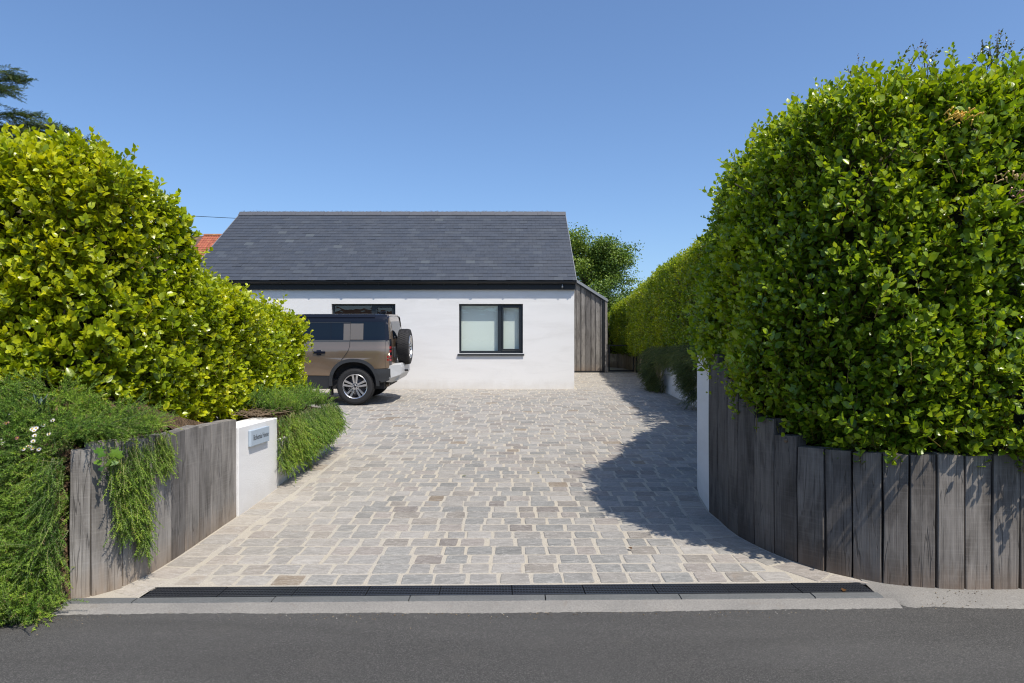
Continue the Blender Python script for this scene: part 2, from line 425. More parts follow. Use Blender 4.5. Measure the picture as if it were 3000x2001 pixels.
drive['label'] = 'sloping driveway of grey sandstone setts with cream joints'

PAL = [(.264,.249,.224), (.234,.232,.217), (.198,.202,.192), (.26,.231,.205), (.302,.284,.253), (.168,.146,.129), (.264,.256,.238), (.218,.195,.165), (.158,.163,.155), (.338,.32,.291)]
PALW = [5, 5, 4, 5, 4, 1.6, 5, 2.5, 2, 3]
def sett_col(x, y):
    c = Vector(R.choices(PAL, PALW)[0]); k = R.uniform(.88, 1.1)
    if R.random() < .012: c = Vector((.20,.145,.085))
    edge = max(0, min(1, 1 - (x - lerp_x(LW, y)) / 1.5)) if y < 9.8 else 0
    edge = max(edge, max(0, min(1, 1 - (lerp_x(RWc, y) - x) / .7)) * .8 if y < 7.3 else 0)
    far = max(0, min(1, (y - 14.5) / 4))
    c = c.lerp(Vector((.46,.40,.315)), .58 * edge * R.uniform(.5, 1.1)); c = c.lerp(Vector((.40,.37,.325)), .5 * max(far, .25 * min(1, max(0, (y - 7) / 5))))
    lane = math.exp(-((x-.2)/1.1)**2) * math.exp(-((y-6.2)/2.6)**2); k *= 1.04 - .13*lane + .05*math.sin(x*2.3 + 1)*math.sin(y*1.9)
    return (c.x*k, c.y*k, c.z*k, R.random())

def stone(quad, detail=True):
    """quad: 4 plan points ccw -> verts (x,y,z), faces ; rounded, slightly uneven, dressed top"""
    cx = sum(p[0] for p in quad)/4; cy = sum(p[1] for p in quad)/4
    outer = []
    for i in range(4):
        p = Vector(quad[i]); a_ = Vector(quad[i-1]); b_ = Vector(quad[(i+1) % 4])
        la = (a_-p).length; lb = (b_-p).length; r = min(R.uniform(.006, .022), la*.4, lb*.4)
        pa = p + (a_-p)/max(la, 1e-6)*r; pb = p + (b_-p)/max(lb, 1e-6)*r
        outer.append(pa)
        if detail: outer.append(p.lerp((pa+pb)/2, .55) + Vector((R.uniform(-.002,.002), R.uniform(-.002,.002))))
        outer.append(pb)
        if detail: outer.append((pb + (b_ + (p-b_)/max(lb,1e-6)*min(.02, lb*.4)))/2 + Vector((R.uniform(-.004,.004), R.uniform(-.0045,.0045))))
    n = len(outer); c2 = Vector((cx, cy)); t = R.uniform(.0030, .0055); tx = R.uniform(-.018, .018); ty = R.uniform(-.018, .018)
    V = []
    for p in outer:
        d = (c2 - p); q = p + d.normalized()*min(.007, d.length*.3)
        V.append((q.x, q.y, GZ(q.y) + t + tx*(q.x-cx) + ty*(q.y-cy)))
    for p in outer: V.append((p.x, p.y, GZ(p.y) + t - .0032))
    for p in outer: V.append((p.x, p.y, GZ(p.y) - .01))
    F = [tuple(range(n))]
    for i in range(n):
        j = (i+1) % n
        F.append((i, i+n, j+n, j)); F.append((i+n, i+2*n, j+2*n, j+n))
    return V, F, (cx, cy)

quads = []
# border courses that follow the walls
def border(pts, side, y_hi):
    P = [Vector(p) for p in pts if p[1] <= y_hi]; d = 0; seg = []
    L = [0]
    for a_, b_ in zip(P, P[1:]): L.append(L[-1] + (b_-a_).length)
    def at(s):
        s = max(0, min(s, L[-1]-1e-5))
        for i in range(len(P)-1):
            if L[i] <= s <= L[i+1]:
                t = (s - L[i])/(L[i+1]-L[i]); q = P[i].lerp(P[i+1], t)
                a_ = at_n(i); b_ = at_n(i+1); return q, a_.lerp(b_, t).normalized()
    def at_n(i):
        a_ = P[max(0, i-1)]; b_ = P[min(len(P)-1, i+1)]; t = (b_-a_).normalized(); return Vector((t.y, -t.x)) * side
    s = 0.03
    while s < L[-1] - .12:
        ln = R.uniform(.20, .33); e = min(s + ln, L[-1])
        p0, n0 = at(s); p1, n1 = at(e); o0 = .022; o1 = BW + R.uniform(-.02, .015)
        q = [p0 + n0*o0, p0 + n0*o1, p1 + n1*o1, p1 + n1*o0]
        if side < 0: q = q[::-1]
        q = [(v.x, max(v.y, 4.874 + .02*v.x) if abs(v.x) < 2.54 else v.y) for v in q]
        ar = abs(sum(q[i_][0]*q[(i_+1) % 4][1] - q[(i_+1) % 4][0]*q[i_][1] for i_ in range(4)))/2
        if ar > .012: quads.append(q)
        s = e + R.uniform(.018, .03)
border([(-2.80, 4.72)] + LW[2:], 1, 9.9)
border(RW[2:13][::-1] , -1, 9)
# main courses
K0 = 4.885; P_ = .2; TL = [.020, .020, .012, .006, .002, 0]
def B(k, x):
    return K0 + P_*k + TL[min(k, 5)]*x + .004*math.sin(k*1.7 + x*.9)
nk = int((23.5 - K0)/P_)
for k in range(nk):
    ym = K0 + P_*(k+.5)
    if 17.98 < ym < 18.14: pass
    xl = left_lim(ym); xr = right_lim(ym)
    if ym > 9.86 and ym < 18.0: xr_ = xr
    x = xl - R.uniform(0, .2)
    while x < xr:
        wd = R.choice((.145, .15, .16, .20, .205, .21, .215, .235, .265)) * R.uniform(.95, 1.06); j = R.uniform(.022, .038)
        if k == 0: wd = R.uniform(.195, .225)
        a0 = max(x, xl); a1 = min(x + wd, xr)
        if a1 - a0 > .05:
            ylo = B(k, a0) ; yhi = B(k+1, a0) - R.uniform(.015, .023); ylo1 = B(k, a1); yhi1 = B(k+1, a1) - R.uniform(.015, .023)
            if ym > 18.0 and a0 < 1.72 and ym < 18.14: pass
            def cl(v, y): return max(left_lim(y), min(right_lim(y), v)) if ym < 9.7 else v
            q = [(cl(a0 + R.uniform(-.006,.006), ylo), ylo + R.uniform(-.004,.004)), (cl(a1 + R.uniform(-.006,.006), ylo1), ylo1 + R.uniform(-.004,.004)),
                 (cl(a1 + R.uniform(-.006,.006), yhi1), yhi1), (cl(a0 + R.uniform(-.006,.006), yhi), yhi)]
            if (q[1][0]-q[0][0]) > .03 and (q[2][0]-q[3][0]) > .03 and not (ym > 17.95 and a0 < 1.7 and yhi > 18.1): quads.append(q)
        x += wd + j
quads.sort(key=lambda q: (sum(p[0] for p in q)/4)**2*.15 + (sum(p[1] for p in q)/4)**2)
def in_view(q):
    cx = sum(p[0] for p in q)/4; cy = sum(p[1] for p in q)/4; return abs(cx) < .76*cy
near = [q for q in quads if in_view(q)][:300]; nid = set(id(q) for q in near)
for q in near:
    V, F, (cx, cy) = stone(q); c = sett_col(cx, cy); z0 = GZ(cy)
    mk('sett', [(v[0]-cx, v[1]-cy, v[2]-z0) for v in V], F, M['sett'], drive, loc=(cx, cy, z0), col=c)
VV = []; FF = []; CC = []
for q in quads:
    if id(q) in nid: continue
    V, F, (cx, cy) = stone(q, cy_ := (sum(p[1] for p in q)/4) < 11); c = sett_col(cx, cy); b = len(VV)
    VV += V; FF += [tuple(i+b for i in f) for f in F]; CC += [c]*len(V)
o = mk('far_setts', VV, FF, M['sett'], drive, col=CC); o['kind'] = 'stuff'

# drainage channel: ten half-metre gratings over a trough
dr_ = empty('drainage_channel', (0, 4.75, 0), 'black plastic drainage channel with slotted gratings across the drive foot', 'drain')
MB().add([(-2.52, 4.66+DX(-2.5), -.07), (2.52, 4.66+DX(2.5), -.07), (2.52, 4.85+DX(2.5), -.07), (-2.52, 4.85+DX(-2.5), -.07)], [(0,1,2,3)]).build('trough', M['drain'], dr_)
g_ = MB()
for yy, hw in ((-.088, .010), (-.052, .006), (-.018, .006), (.018, .006), (.052, .006), (.088, .010)): g_.box(-.247, .247, yy-hw, yy+hw, -.022, 0)
for i in range(24):
    xx = -.24 + i*.48/23; g_.box(xx-.0045, xx+.0045, -.086, .086, -.02, -.0035)
grate = None
for i in range(10):
    x = -2.25 + .5*i; loc = (x + R.uniform(-.001,.001), 4.755 + DX(x), .010 + R.uniform(-.0015, .0015))
    if grate is None: grate = g_.build('grating', M['drain'], dr_, loc=loc)
    else:
        c_ = grate.copy(); COL.objects.link(c_); c_.parent = dr_; c_.location = Vector(loc) - wloc(dr_); 
    (grate if i == 0 else c_).rotation_euler.z = math.atan(.02)
# kerb
kb = mk('kerb', [(-2.98, 4.45+DX(-3), -.2), (2.72, 4.45+DX(2.7), -.2), (2.72, 4.655+DX(2.7), -.2), (-2.98, 4.655+DX(-3), -.2)], [(0,1,2,3)], M['concrete'])
kb['kind'] = 'structure'; kb['label'] = 'flush concrete kerb between drain and road'
xk = -2.97; edges = [-2.97, -2.52, -1.60, -.69, .225, 1.14, 2.05, 2.52]
for a_, b_ in zip(edges, edges[1:]):
    gp = .004; x0 = a_+gp; x1 = b_-gp; h = R.uniform(.000, .004)
    pale = a_ < -2.9
    V = []
    for x in (x0, x1):
        for (yy, zz) in ((4.568, -.12), (4.568, -.004), (4.578, .004+h), (4.652, .006+h), (4.656, -.12)): V.append((x, yy + DX(x), zz))
    mk('kerb_stone', V, [(0,1,2,3,4), (9,8,7,6,5), (0,5,6,1), (1,6,7,2), (2,7,8,3), (3,8,9,4)], M['kerb_top'], kb)
V = []; F = []; n_ = 300
for i in range(n_+1):
    x = -2.97 + (2.58+2.97)*i/n_; e = .004*math.sin(x*5.1) + .003*math.sin(x*13.7+1) + R.uniform(-.007, .007)
    V += [(x, 4.567+DX(x)+R.uniform(-.004, .002), .0), (x, 4.51+DX(x), -.010), (x, 4.462+DX(x)+e, -.027), (x, 4.435+DX(x)+e, -.05)]
for i in range(n_):
    for k in range(3): F.append((i*4+k, i*4+k+1, (i+1)*4+k+1, (i+1)*4+k)[::-1])
mk('mortar_haunch', V, F, M['concrete'], kb, smooth=True)
# concrete apron swept along the right wall
V = []; F = []; xs = [2.53 + i*.02 for i in range(125)] + [5.1 + i*.06 for i in range(12)] + [6.5, 7.5, 9]
def rwy(x):
    p = RW[9:]
    for a_, b_ in zip(p, p[1:]):
        if a_[0] <= x <= b_[0]: return a_[1] + (x-a_[0])/(b_[0]-a_[0])*(b_[1]-a_[1])
    return 4.74
for x in xs:
    yt = rwy(x) + .02; k = min(1, max(0, (x-2.52)/.12)); yb = (4.66 + DX(x))*(1-k) + (4.50 + .004*math.sin(x*7) + R.uniform(-.007,.007))*k
    for t in (0, .2, .45, .7, .9, 1):
        V.append((x, yt + (yb-yt)*t, .022 - .056*(t**1.3) + (.004*math.sin(x*9+t*5) if 0 < t < 1 else 0)))
for i in range(len(xs)-1):
    for k in range(5): F.append((i*6+k, i*6+k+1, (i+1)*6+k+1, (i+1)*6+k))
o = mk('pavement_apron', V, F, M['concrete'], smooth=True); o['kind'] = 'structure'

# ------------------------------------------------------------------ soil behind the walls
def terrain(name, V, F, mat='soil'):
    o = mk(name, V, F, M[mat], smooth=True); o['kind'] = 'structure'; return o
def grid(name, xs, ys, zf, mat='soil'):
    V = [(x, y, zf(x, y)) for y in ys for x in xs]; w = len(xs)
    F = [(j*w+i, j*w+i+1, (j+1)*w+i+1, (j+1)*w+i) for j in range(len(ys)-1) for i in range(w-1)]
    return terrain(name, V, F, mat)
def sm(t): t = max(0, min(1, t)); return t*t*(3-2*t)
def bank_z(x, y):
    front = 4.30 if x < -3.05 else 4.66
    prof = sm((y - front)/.62)
    top = 1.02 + .27*sm((y - 4.9)/.6) * sm((-2.95 - x)/.5)
    n = .035*math.sin(x*7.1+y*3) + .03*math.sin(x*13+y*9) + .02*math.sin(y*21 - x*4)
    side = sm((-2.72 - x)/.14)
    return -.06 + (top + .06 + n) * prof * (1 if y > 5.2 else 1)
grid('bank', [-9, -7, -6] + [-5.5 + i*.125 for i in range(20)] + [-2.93, -2.86, -2.79], [4.1 + i*.08 for i in range(22)] + [6, 6.5], bank_z)
grid('left_bed', [-9, -6, -4, -3.4, -3.0, -2.78], [5.6, 6, 6.5, 7.0, 7.5, 8, 9, 9.7], lambda x, y: (1.0 if y < 6.4 else .88) - .12*sm((y-7.2)/.5) + .02*math.sin(x*9+y*7))
V = []; F = []; ins = [(2.14, 7.5), (2.14, 6.7), (2.14, 6.4), (2.16, 6.1), (2.2, 5.85), (2.28, 5.65), (2.38, 5.45), (2.52, 5.28), (2.68, 5.12), (2.84, 5.0), (3.02, 4.92), (3.3, 4.88), (5, 4.88), (9, 4.88)]
for (x, y) in ins:
    z = .86 + .62*sm((y-5.2)/1.3); V += [(x, y, z), (x + .9 if y > 5.3 else x + .5, y + .6 if y < 6 else y, z + .05), (9, 7.5, 1.4)]
for i in range(len(ins)-1):
    for k in range(2): F.append((i*3+k, i*3+k+1, i*3+k+4, i*3+k+3))
terrain('right_bed', V, F)
grid('right_terrace', [0, .3, .6, 1], [7.6, 9, 10.2, 13, 16, 17.84], lambda x, y: 1.66)
o = bpy.data.objects['right_terrace']
for v in o.data.vertices:
    x_ = 2.3 + (min(v.co.y, 10.2)-7.6)/2.6*1.72; v.co.x = x_ + v.co.x*(14-x_)
grid('upper_terrace', [4.60, 6, 9, 14], [17.84, 20, 23, 25, 27, 30], lambda x, y: 1.72)

# ------------------------------------------------------------------ timber retaining walls
def plank(name, p0, p1, z0, z1, th, mat, parent, gap=.012, lean=0.0, back=1):
    """upright sleeper whose face runs from p0 to p1 in plan; thickness goes away from the viewer side"""
    a_ = Vector(p0); b_ = Vector(p1); d = (b_-a_); L = d.length; d = d/L; nrm = Vector((-d.y, d.x))*back
    a2 = a_ + d*gap*.5; L2 = L - gap; ch = .0035; n = 9
    sec = [(0, ch), (ch, 0), (L2*.5, -.001), (L2-ch, 0), (L2, ch), (L2, th), (0, th)]; m = len(sec)
    V = []; H = z1 - z0; ph = R.uniform(0, 6); am = R.uniform(.001, .005); bowl = R.uniform(-.008, .008)
    for k in range(n):
        t = k/(n-1); z = H*t
        wl = am*math.sin(ph + t*5) + R.uniform(-.0012, .0012); wr = am*math.sin(ph*1.7 + t*4) + R.uniform(-.0012, .0012)
        for (u, v) in sec:
            uu = u + (wl if u < L2*.5 else wr) ; vv = v + bowl*math.sin(t*math.pi) + lean*t*th
            if k == n-1: zz = z + .010*(u/L2-.5)*math.sin(ph) - (.004 if v < .01 else 0)
            else: zz = z
            q = d*uu + nrm*vv; V.append((q.x, q.y, zz))
    F = []
    for k in range(n-1):
        for i in range(m):
            j = (i+1) % m; F.append((k*m+i, k*m+j, (k+1)*m+j, (k+1)*m+i))
    F.append(tuple((n-1)*m + i for i in range(m))); F.append(tuple(range(m))[::-1])
    o = mk(name, V, F, mat, parent, loc=(a2.x, a2.y, z0)); return o

lt = empty('timber_retaining_wall', (-2.66, 5.5, 0), 'low silvered oak sleeper wall beside the house name plaque', 'wall')
LP = LW[0:10]
for i in range(len(LP)-1):
    top = 1.045 + R.uniform(-.008, .008)
    if i == 0: top = 1.0
    z0 = GZ(LP[i][1]) - .06
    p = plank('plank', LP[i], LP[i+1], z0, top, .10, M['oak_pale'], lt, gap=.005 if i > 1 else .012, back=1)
bolt = MB().lathe([(0.0, .016), (.010, .0145), (.018, .008), (.020, 0)], 14, 'x')
bo = bolt.build('bolt', M['steel'], lt, smooth=True, loc=(-2.66, 5.17, .87))
rt = empty('timber_retaining_wall', (2.6, 4.9, 0), 'tall dark oak sleeper wall curving below the big right hedge', 'wall')
tops = [1.66, 1.57, 1.43, 1.27, 1.13, 1.01, .94, .94, .945, .95, .952, .955, .955, .955, .96, .96, .96, .96, .96, .96, .96]
RP = RW[3:]
for i in range(len(RP)-1):
    tp = tops[min(i, len(tops)-1)] + R.uniform(-.006, .006)
    # gaps open up along the straight run by the road
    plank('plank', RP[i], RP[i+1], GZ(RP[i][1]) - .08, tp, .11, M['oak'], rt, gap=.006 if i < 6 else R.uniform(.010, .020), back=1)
bo2 = bolt.build('bolt', M['steel'], rt, smooth=True, loc=(2.165, 5.39, .975)); bo2.rotation_euler.z = math.radians(-115)
# soil coloured sheet behind the open gaps
bk = MB()
for a_, b_ in zip(RP, RP[1:]):
    d = (Vector(b_)-Vector(a_)).normalized(); nn = Vector((-d.y, d.x))*.13
    bk.add([(a_[0]+nn.x, a_[1]+nn.y, -.1), (b_[0]+nn.x, b_[1]+nn.y, -.1), (b_[0]+nn.x, b_[1]+nn.y, .88), (a_[0]+nn.x, a_[1]+nn.y, .88)], [(0,1,2,3)])
bk.build('backing_sheet', M['soil'], rt)

# ------------------------------------------------------------------ rendered walls
w1 = MB().box(-2.89, -2.615, 6.525, 7.61, -.02, .96).build('rendered_wall', M['render'], bevel=.008)
tag(w1, 'short white rendered wall end that carries the house name plaque', 'wall')
w2 = MB().box(-2.85, -2.645, 7.615, 9.86, .05, .70); w2.box(-6.2, -2.85, 9.65, 9.86, .1, .70)
w2 = w2.build('rendered_planter_wall', M['render'], bevel=.006); tag(w2, 'low white rendered planter wall under the trailing rosemary', 'wall')
w3 = MB().prism([(1.935, 6.70), (2.0, 7.28), (2.06, 7.60), (2.30, 7.46), (2.22, 6.70)], -.02, 1.665, 'z').build('rendered_pillar', M['render'], bevel=.007)
tag(w3, 'white rendered pillar at the end of the dark oak sleeper wall', 'pillar')
w4 = MB().prism([(3.9, 10.25), (3.9, 17.85), (4.12, 17.85), (4.12, 10.15), (2.34, 7.50), (2.08, 7.64)], .05, 1.70, 'z').build('rendered_retaining_wall', M['render'])
tag(w4, 'long white rendered retaining wall in shade below the far hedge', 'wall')

# house name plaque
sg = MB().box(-2.613, -2.583, 6.76, 7.27, .743, .903).build('house_sign', M['sign'], bevel=.004)
tag(sg, 'blue grey plaque reading Bohemia House on the white wall end', 'sign')
cu = bpy.data.curves.new('lettering', 'FONT'); cu.body = 'Bohemia House'; cu.size = .088; cu.extrude = .0006; cu.align_x = 'CENTER'; cu.align_y = 'CENTER'; cu.space_character = 1.02
to = bpy.data.objects.new('lettering_tmp', cu); COL.objects.link(to)
dg = bpy.context.evaluated_depsgraph_get(); tm = bpy.data.meshes.new_from_object(to.evaluated_get(dg)); bpy.data.objects.remove(to)
xsz = [v.co.x for v in tm.vertices]; sc_ = .415/(max(xsz)-min(xsz))
tm.transform(Matrix(((0,0,1,0),(1,0,0,0),(0,1,0,0),(0,0,0,1))) @ Matrix.Diagonal((sc_, sc_*1.18, 1, 1)))
tm.materials.clear(); tm.materials.append(M['ink']); tm.name = 'lettering'
link('lettering', tm, sg, (-2.5823, 7.03, .823))

# ------------------------------------------------------------------ the white house
HY = 18.15
hs = empty('house', (-3.5, HY, .8), 'white rendered bungalow with grey slate roof at the end of the drive', 'house')
X0, X1 = -8.60, 1.655; ZE = 3.62; RY = 21.75; RZ = 6.23
WIN = [(-4.80, -3.10, 1.756, 3.07), (-1.41, .29, 1.756, 3.07)]
fw = MB()
def wallrect(x0, x1, z0, z1): fw.box(x0, x1, HY, HY+.30, z0, z1)
cuts = [X0] + [v for w_ in WIN for v in w_[:2]] + [X1]
wallrect(X0, -4.80, .5, ZE); wallrect(-3.10, -1.41, .5, ZE); wallrect(.29, X1, .5, ZE)
for w_ in WIN: wallrect(w_[0], w_[1], .5, w_[2]); wallrect(w_[0], w_[1], w_[3], ZE)
bm_ = bmesh.new(); vs = [bm_.verts.new(v) for v in fw.v]
for f in fw.f: bm_.faces.new([vs[i] for i in f])
bmesh.ops.remove_doubles(bm_, verts=bm_.verts, dist=.0005)
# drop the inner faces shared by neighbouring blocks
dup = {}
for f in bm_.faces: dup.setdefault(tuple(round(c, 3) for c in f.calc_center_median()), []).append(f)
bmesh.ops.delete(bm_, geom=[f for fs in dup.values() if len(fs) > 1 for f in fs], context='FACES')
bmesh.ops.recalc_face_normals(bm_, faces=bm_.faces)
from_bm('front_wall', bm_, M['render'], hs)
for x in (X0, X1 - .3):
    gw = MB(); gw.prism([(HY+.301, .5), (25.3, .5), (25.3, ZE), (RY, RZ-.12), (HY+.301, ZE+.02)], x, x+.3, 'x'); gw.build('gable_wall', M['render'], hs)
MB().box(X0+.3, X1-.3, 25.0, 25.3, .5, ZE).build('rear_wall', M['render'], hs)
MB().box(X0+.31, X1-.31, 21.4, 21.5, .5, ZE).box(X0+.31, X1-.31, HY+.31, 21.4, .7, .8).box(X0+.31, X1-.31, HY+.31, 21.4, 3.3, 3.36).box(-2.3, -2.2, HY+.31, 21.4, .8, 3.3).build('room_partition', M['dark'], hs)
def window(i, x0, x1, z0, z1, xm, blind):
    w_ = MB(); t = .055; yf = HY+.085; yb = HY+.15
    w_.box(x0, x0+t, yf, yb, z0, z1).box(x1-t, x1, yf, yb, z0, z1).box(x0+t, x1-t, yf, yb, z0, z0+t+.012).box(x0+t, x1-t, yf, yb, z1-t+.012, z1).box(xm-.05, xm+.05, yf, yb, z0+t+.012, z1-t+.012)
    fr = w_.build('window', M['frame'], hs, bevel=.004)
    s_ = MB(); xa, xb, za, zb = xm+.052, x1-t-.002, z0+t+.014, z1-t+.010
    s_.box(xa, xa+.05, yf-.022, yb, za, zb).box(xb-.05, xb, yf-.022, yb, za, zb).box(xa+.05, xb-.05, yf-.022, yb, za, za+.05).box(xa+.05, xb-.05, yf-.022, yb, zb-.05, zb)
    s_.build('casement_frame', M['frame'], fr, bevel=.004)
    mk('pane', [(x0+t, yb-.03, z0+t), (xm-.045, yb-.03, z0+t), (xm-.045, yb-.03, z1-t+.01), (x0+t, yb-.03, z1-t+.01)], [(0,1,2,3)], M['glass'], fr)
    mk('pane', [(xa+.045, yb-.034, za+.04), (xb-.045, yb-.034, za+.04), (xb-.045, yb-.034, zb-.04), (xa+.045, yb-.034, zb-.04)], [(0,1,2,3)], M['glass'], fr)
    MB().prism([(HY+.10, z0-.005), (HY-.045, z0-.022), (HY-.045, z0-.062), (HY-.037, z0-.062), (HY-.037, z0-.034), (HY+.10, z0-.02)], x0-.035, x1+.035, 'x').build('sill', M['frame'], fr)
    if blind:
        MB().box(x0+.02, xm+.02, HY+.205, HY+.208, z0-.0+.03, z1-.02).build('roller_blind', M['blind'], fr)
        MB().box(xm+.03, x1-.02, HY+.205, HY+.208, z0+.03, z1-.02).build('roller_blind', M['blind'], fr)
    return fr
window(0, *WIN[0], -3.70, False); window(1, *WIN[1], -.33, True)
# eaves
MB().box(X0-.03, X1+.03, HY-.075, HY-.004, 3.446, 3.60).build('fascia', M['fascia'], hs, bevel=.003)
gt = MB(); n_ = 10; rg = .057; cy, cz = HY-.075-.062, 3.648
prof = [(cy + rg*math.cos(math.pi + math.pi*k/n_), cz + rg*math.sin(math.pi + math.pi*k/n_)) for k in range(n_+1)]
prof += [(cy + (rg-.004)*math.cos(2*math.pi - math.pi*k/n_), cz + (rg-.004)*math.sin(2*math.pi - math.pi*k/n_)) for k in range(n_+1)]
gt.prism(prof, X0-.06, X1+.05, 'x'); gu = gt.build('gutter', M['black'], hs)
x = X1 - .02
k = 0
while x > X0:
    br = MB(); rr = rg + .014
    pr = [(cy + rr*math.cos(math.pi + math.pi*q/8), cz + rr*math.sin(math.pi + math.pi*q/8)) for q in range(9)] + [(cy + rg*math.cos(2*math.pi - math.pi*q/8), cz + rg*math.sin(2*math.pi - math.pi*q/8)) for q in range(9)]
    wd = .05 if k % 4 == 3 else .022
    br.prism(pr, x-wd/2, x+wd/2, 'x').box(x-.01, x+.01, HY-.09, HY-.0755, cz-.10, cz-.0); br.build('bracket', M['black'], gu)
    x -= .86; k += 1
ml = MB().lathe([(.001, .0), (.022, .0), (.026, .05), (.016, .075), (.016, .10), (.001, .10)], 12, 'z', (1.33, HY-.12, 3.475)); ml.build('downlight', M['zinc'], hs, smooth=True)
# roof
EY, EZ = HY-.165, 3.672
dv = Vector((0, RY-EY, RZ-EZ)); SLEN = dv.length; dv /= SLEN; nv = Vector((0, -dv.z, dv.y))
def RP3(x, v, h): p = Vector((x, EY, EZ)) + dv*v + nv*h; return p
rf = MB(); rx0, rx1 = X0-.05, X1+.035
for s_ in (1,):
    V = [RP3(rx0, .02, -.02), RP3(rx1, .02, -.02), RP3(rx1, SLEN, -.02), RP3(rx0, SLEN, -.02)]
    Bk = [(rx0, 2*RY-EY, EZ), (rx1, 2*RY-EY, EZ)]
    W = V + [Vector(Bk[0]), Vector(Bk[1])] + [v - nv*.06 for v in V]
    rf.add(W, [(0,1,2,3), (3,2,5,4), (0,3,9,6), (1,7,8,2), (6,7,1,0)])
roof = rf.build('roof', M['slate'], hs)
me = roof.data; ca = me.color_attributes.new('Col', 'FLOAT_COLOR', 'POINT'); ca.data.foreach_set('color', [.06,.065,.08,.3]*len(me.vertices))
NC = 23; GA = SLEN/NC; items = []
for r_ in range(NC):
    off = .125 if r_ % 2 else 0.0; x = rx0 - off
    while x < rx1 - .01:
        wS = .25; a0 = max(x, rx0); a1 = min(x+wS, rx1)
        if a1 - a0 > .03: items.append((r_, a0+.0012, a1-.0012))
        x += wS
SC = [(.037,.045,.060), (.040,.048,.063), (.034,.042,.057), (.044,.052,.066), (.038,.045,.058), (.051,.060,.073)]
SW = [6, 6, 4, 4, 5, 1.6]
def slate_geo(r_, a0, a1):
    v0 = r_*GA + R.uniform(-.004, .003); v1 = min(v0 + GA + .07, SLEN); h0 = .012 + R.uniform(0, .006); h1 = .004
    m = (a0+a1)/2
    P = [RP3(a0, v0 + R.uniform(-.0015,.0015), h0), RP3(a1, v0 + R.uniform(-.0015,.0015), h0 + R.uniform(-.002, .002)), RP3(a1, v1, h1), RP3(a0, v1, h1)]
    Q = [p - nv*.007 for p in P]
    return P + Q, [(0,1,2,3), (4,5,1,0), (5,6,2,1), (7,4,0,3)], m
VV = []; FF = []; CC = []; cnt = 0
def scol():
    c = R.choices(SC, SW)[0]; k = R.uniform(.93, 1.07)
    if R.random() < .009: c = (.070,.082,.092)
    return (c[0]*k, c[1]*k, c[2]*k, R.random())
nearS = sorted(range(len(items)), key=lambda i: (items[i][0], abs(items[i][1])))
nearS = set([i for i in nearS if items[i][1] > -7.8][:300])
for i, (r_, a0, a1) in enumerate(items):
    P, F, m = slate_geo(r_, a0, a1); c = scol()
    if i in nearS:
        o0 = RP3(m, r_*GA, 0); mk('slate', [p - o0 for p in P], F, M['slate'], roof, loc=o0, col=c)
    else:
        b = len(VV); VV += [tuple(p) for p in P]; FF += [tuple(q+b for q in f) for f in F]; CC += [c]*8
o = mk('upper_slates', VV, FF, M['slate'], roof, col=CC); o['kind'] = 'stuff'
# ridge tiles, verge trims and the thin wire along the ridge
nt = 23; tw = (rx1 - rx0 + .04)/nt; first = None
for i in range(nt):
    xa = rx0 - .02 + tw*i; m_ = MB(); hh = .004*(i % 2)
    for (y0, z0, y1, z1) in ((RY-.15, RZ-.085, RY, RZ+.045),):
        pr = [(RY-.16, RZ-.075), (RY-.02, RZ+.062), (RY+.02, RZ+.062), (RY+.16, RZ-.075), (RY+.15, RZ-.092), (RY, RZ+.03), (RY-.15, RZ-.092)]
        pr = [(p[0], p[1]+hh) for p in pr]; m_.prism(pr, -tw/2+.002, tw/2-.002, 'x')
    m_.build('ridge_tile', M['lead'], roof, loc=(xa + tw/2, 0, 0), bevel=.0)
wv = MB()
x = rx0 + .1
while x < rx1 - .35:
    L_ = R.uniform(.03, .10); y_ = RY + R.uniform(-.03, .03); an = R.uniform(.2, 2.9); z_ = RZ + .064
    wv.tube([(x, y_, z_), (x + .5*L_*math.cos(an), y_, z_ + .3*L_*math.sin(an) + .005), (x + L_*math.cos(an), y_ + R.uniform(-.02,.02), z_ + R.uniform(.004, .6)*L_)], .0035, 3); x += R.uniform(.01, .06)
wv.build('ridge_wire', M['zinc'], roof)
vt = MB()
for xx in (rx0-.012, rx1-.0):
    P = [RP3(xx, 0, -.07), RP3(xx, SLEN, -.07), RP3(xx, SLEN, .022), RP3(xx, 0, .022)]
    vt.add([*P, *[p + Vector((.018, 0, 0)) for p in P]], [(0,1,2,3), (7,6,5,4), (0,4,5,1), (3,2,6,7), (0,3,7,4), (1,5,6,2)])
vt.build('verge_trim', M['zinc'], roof)

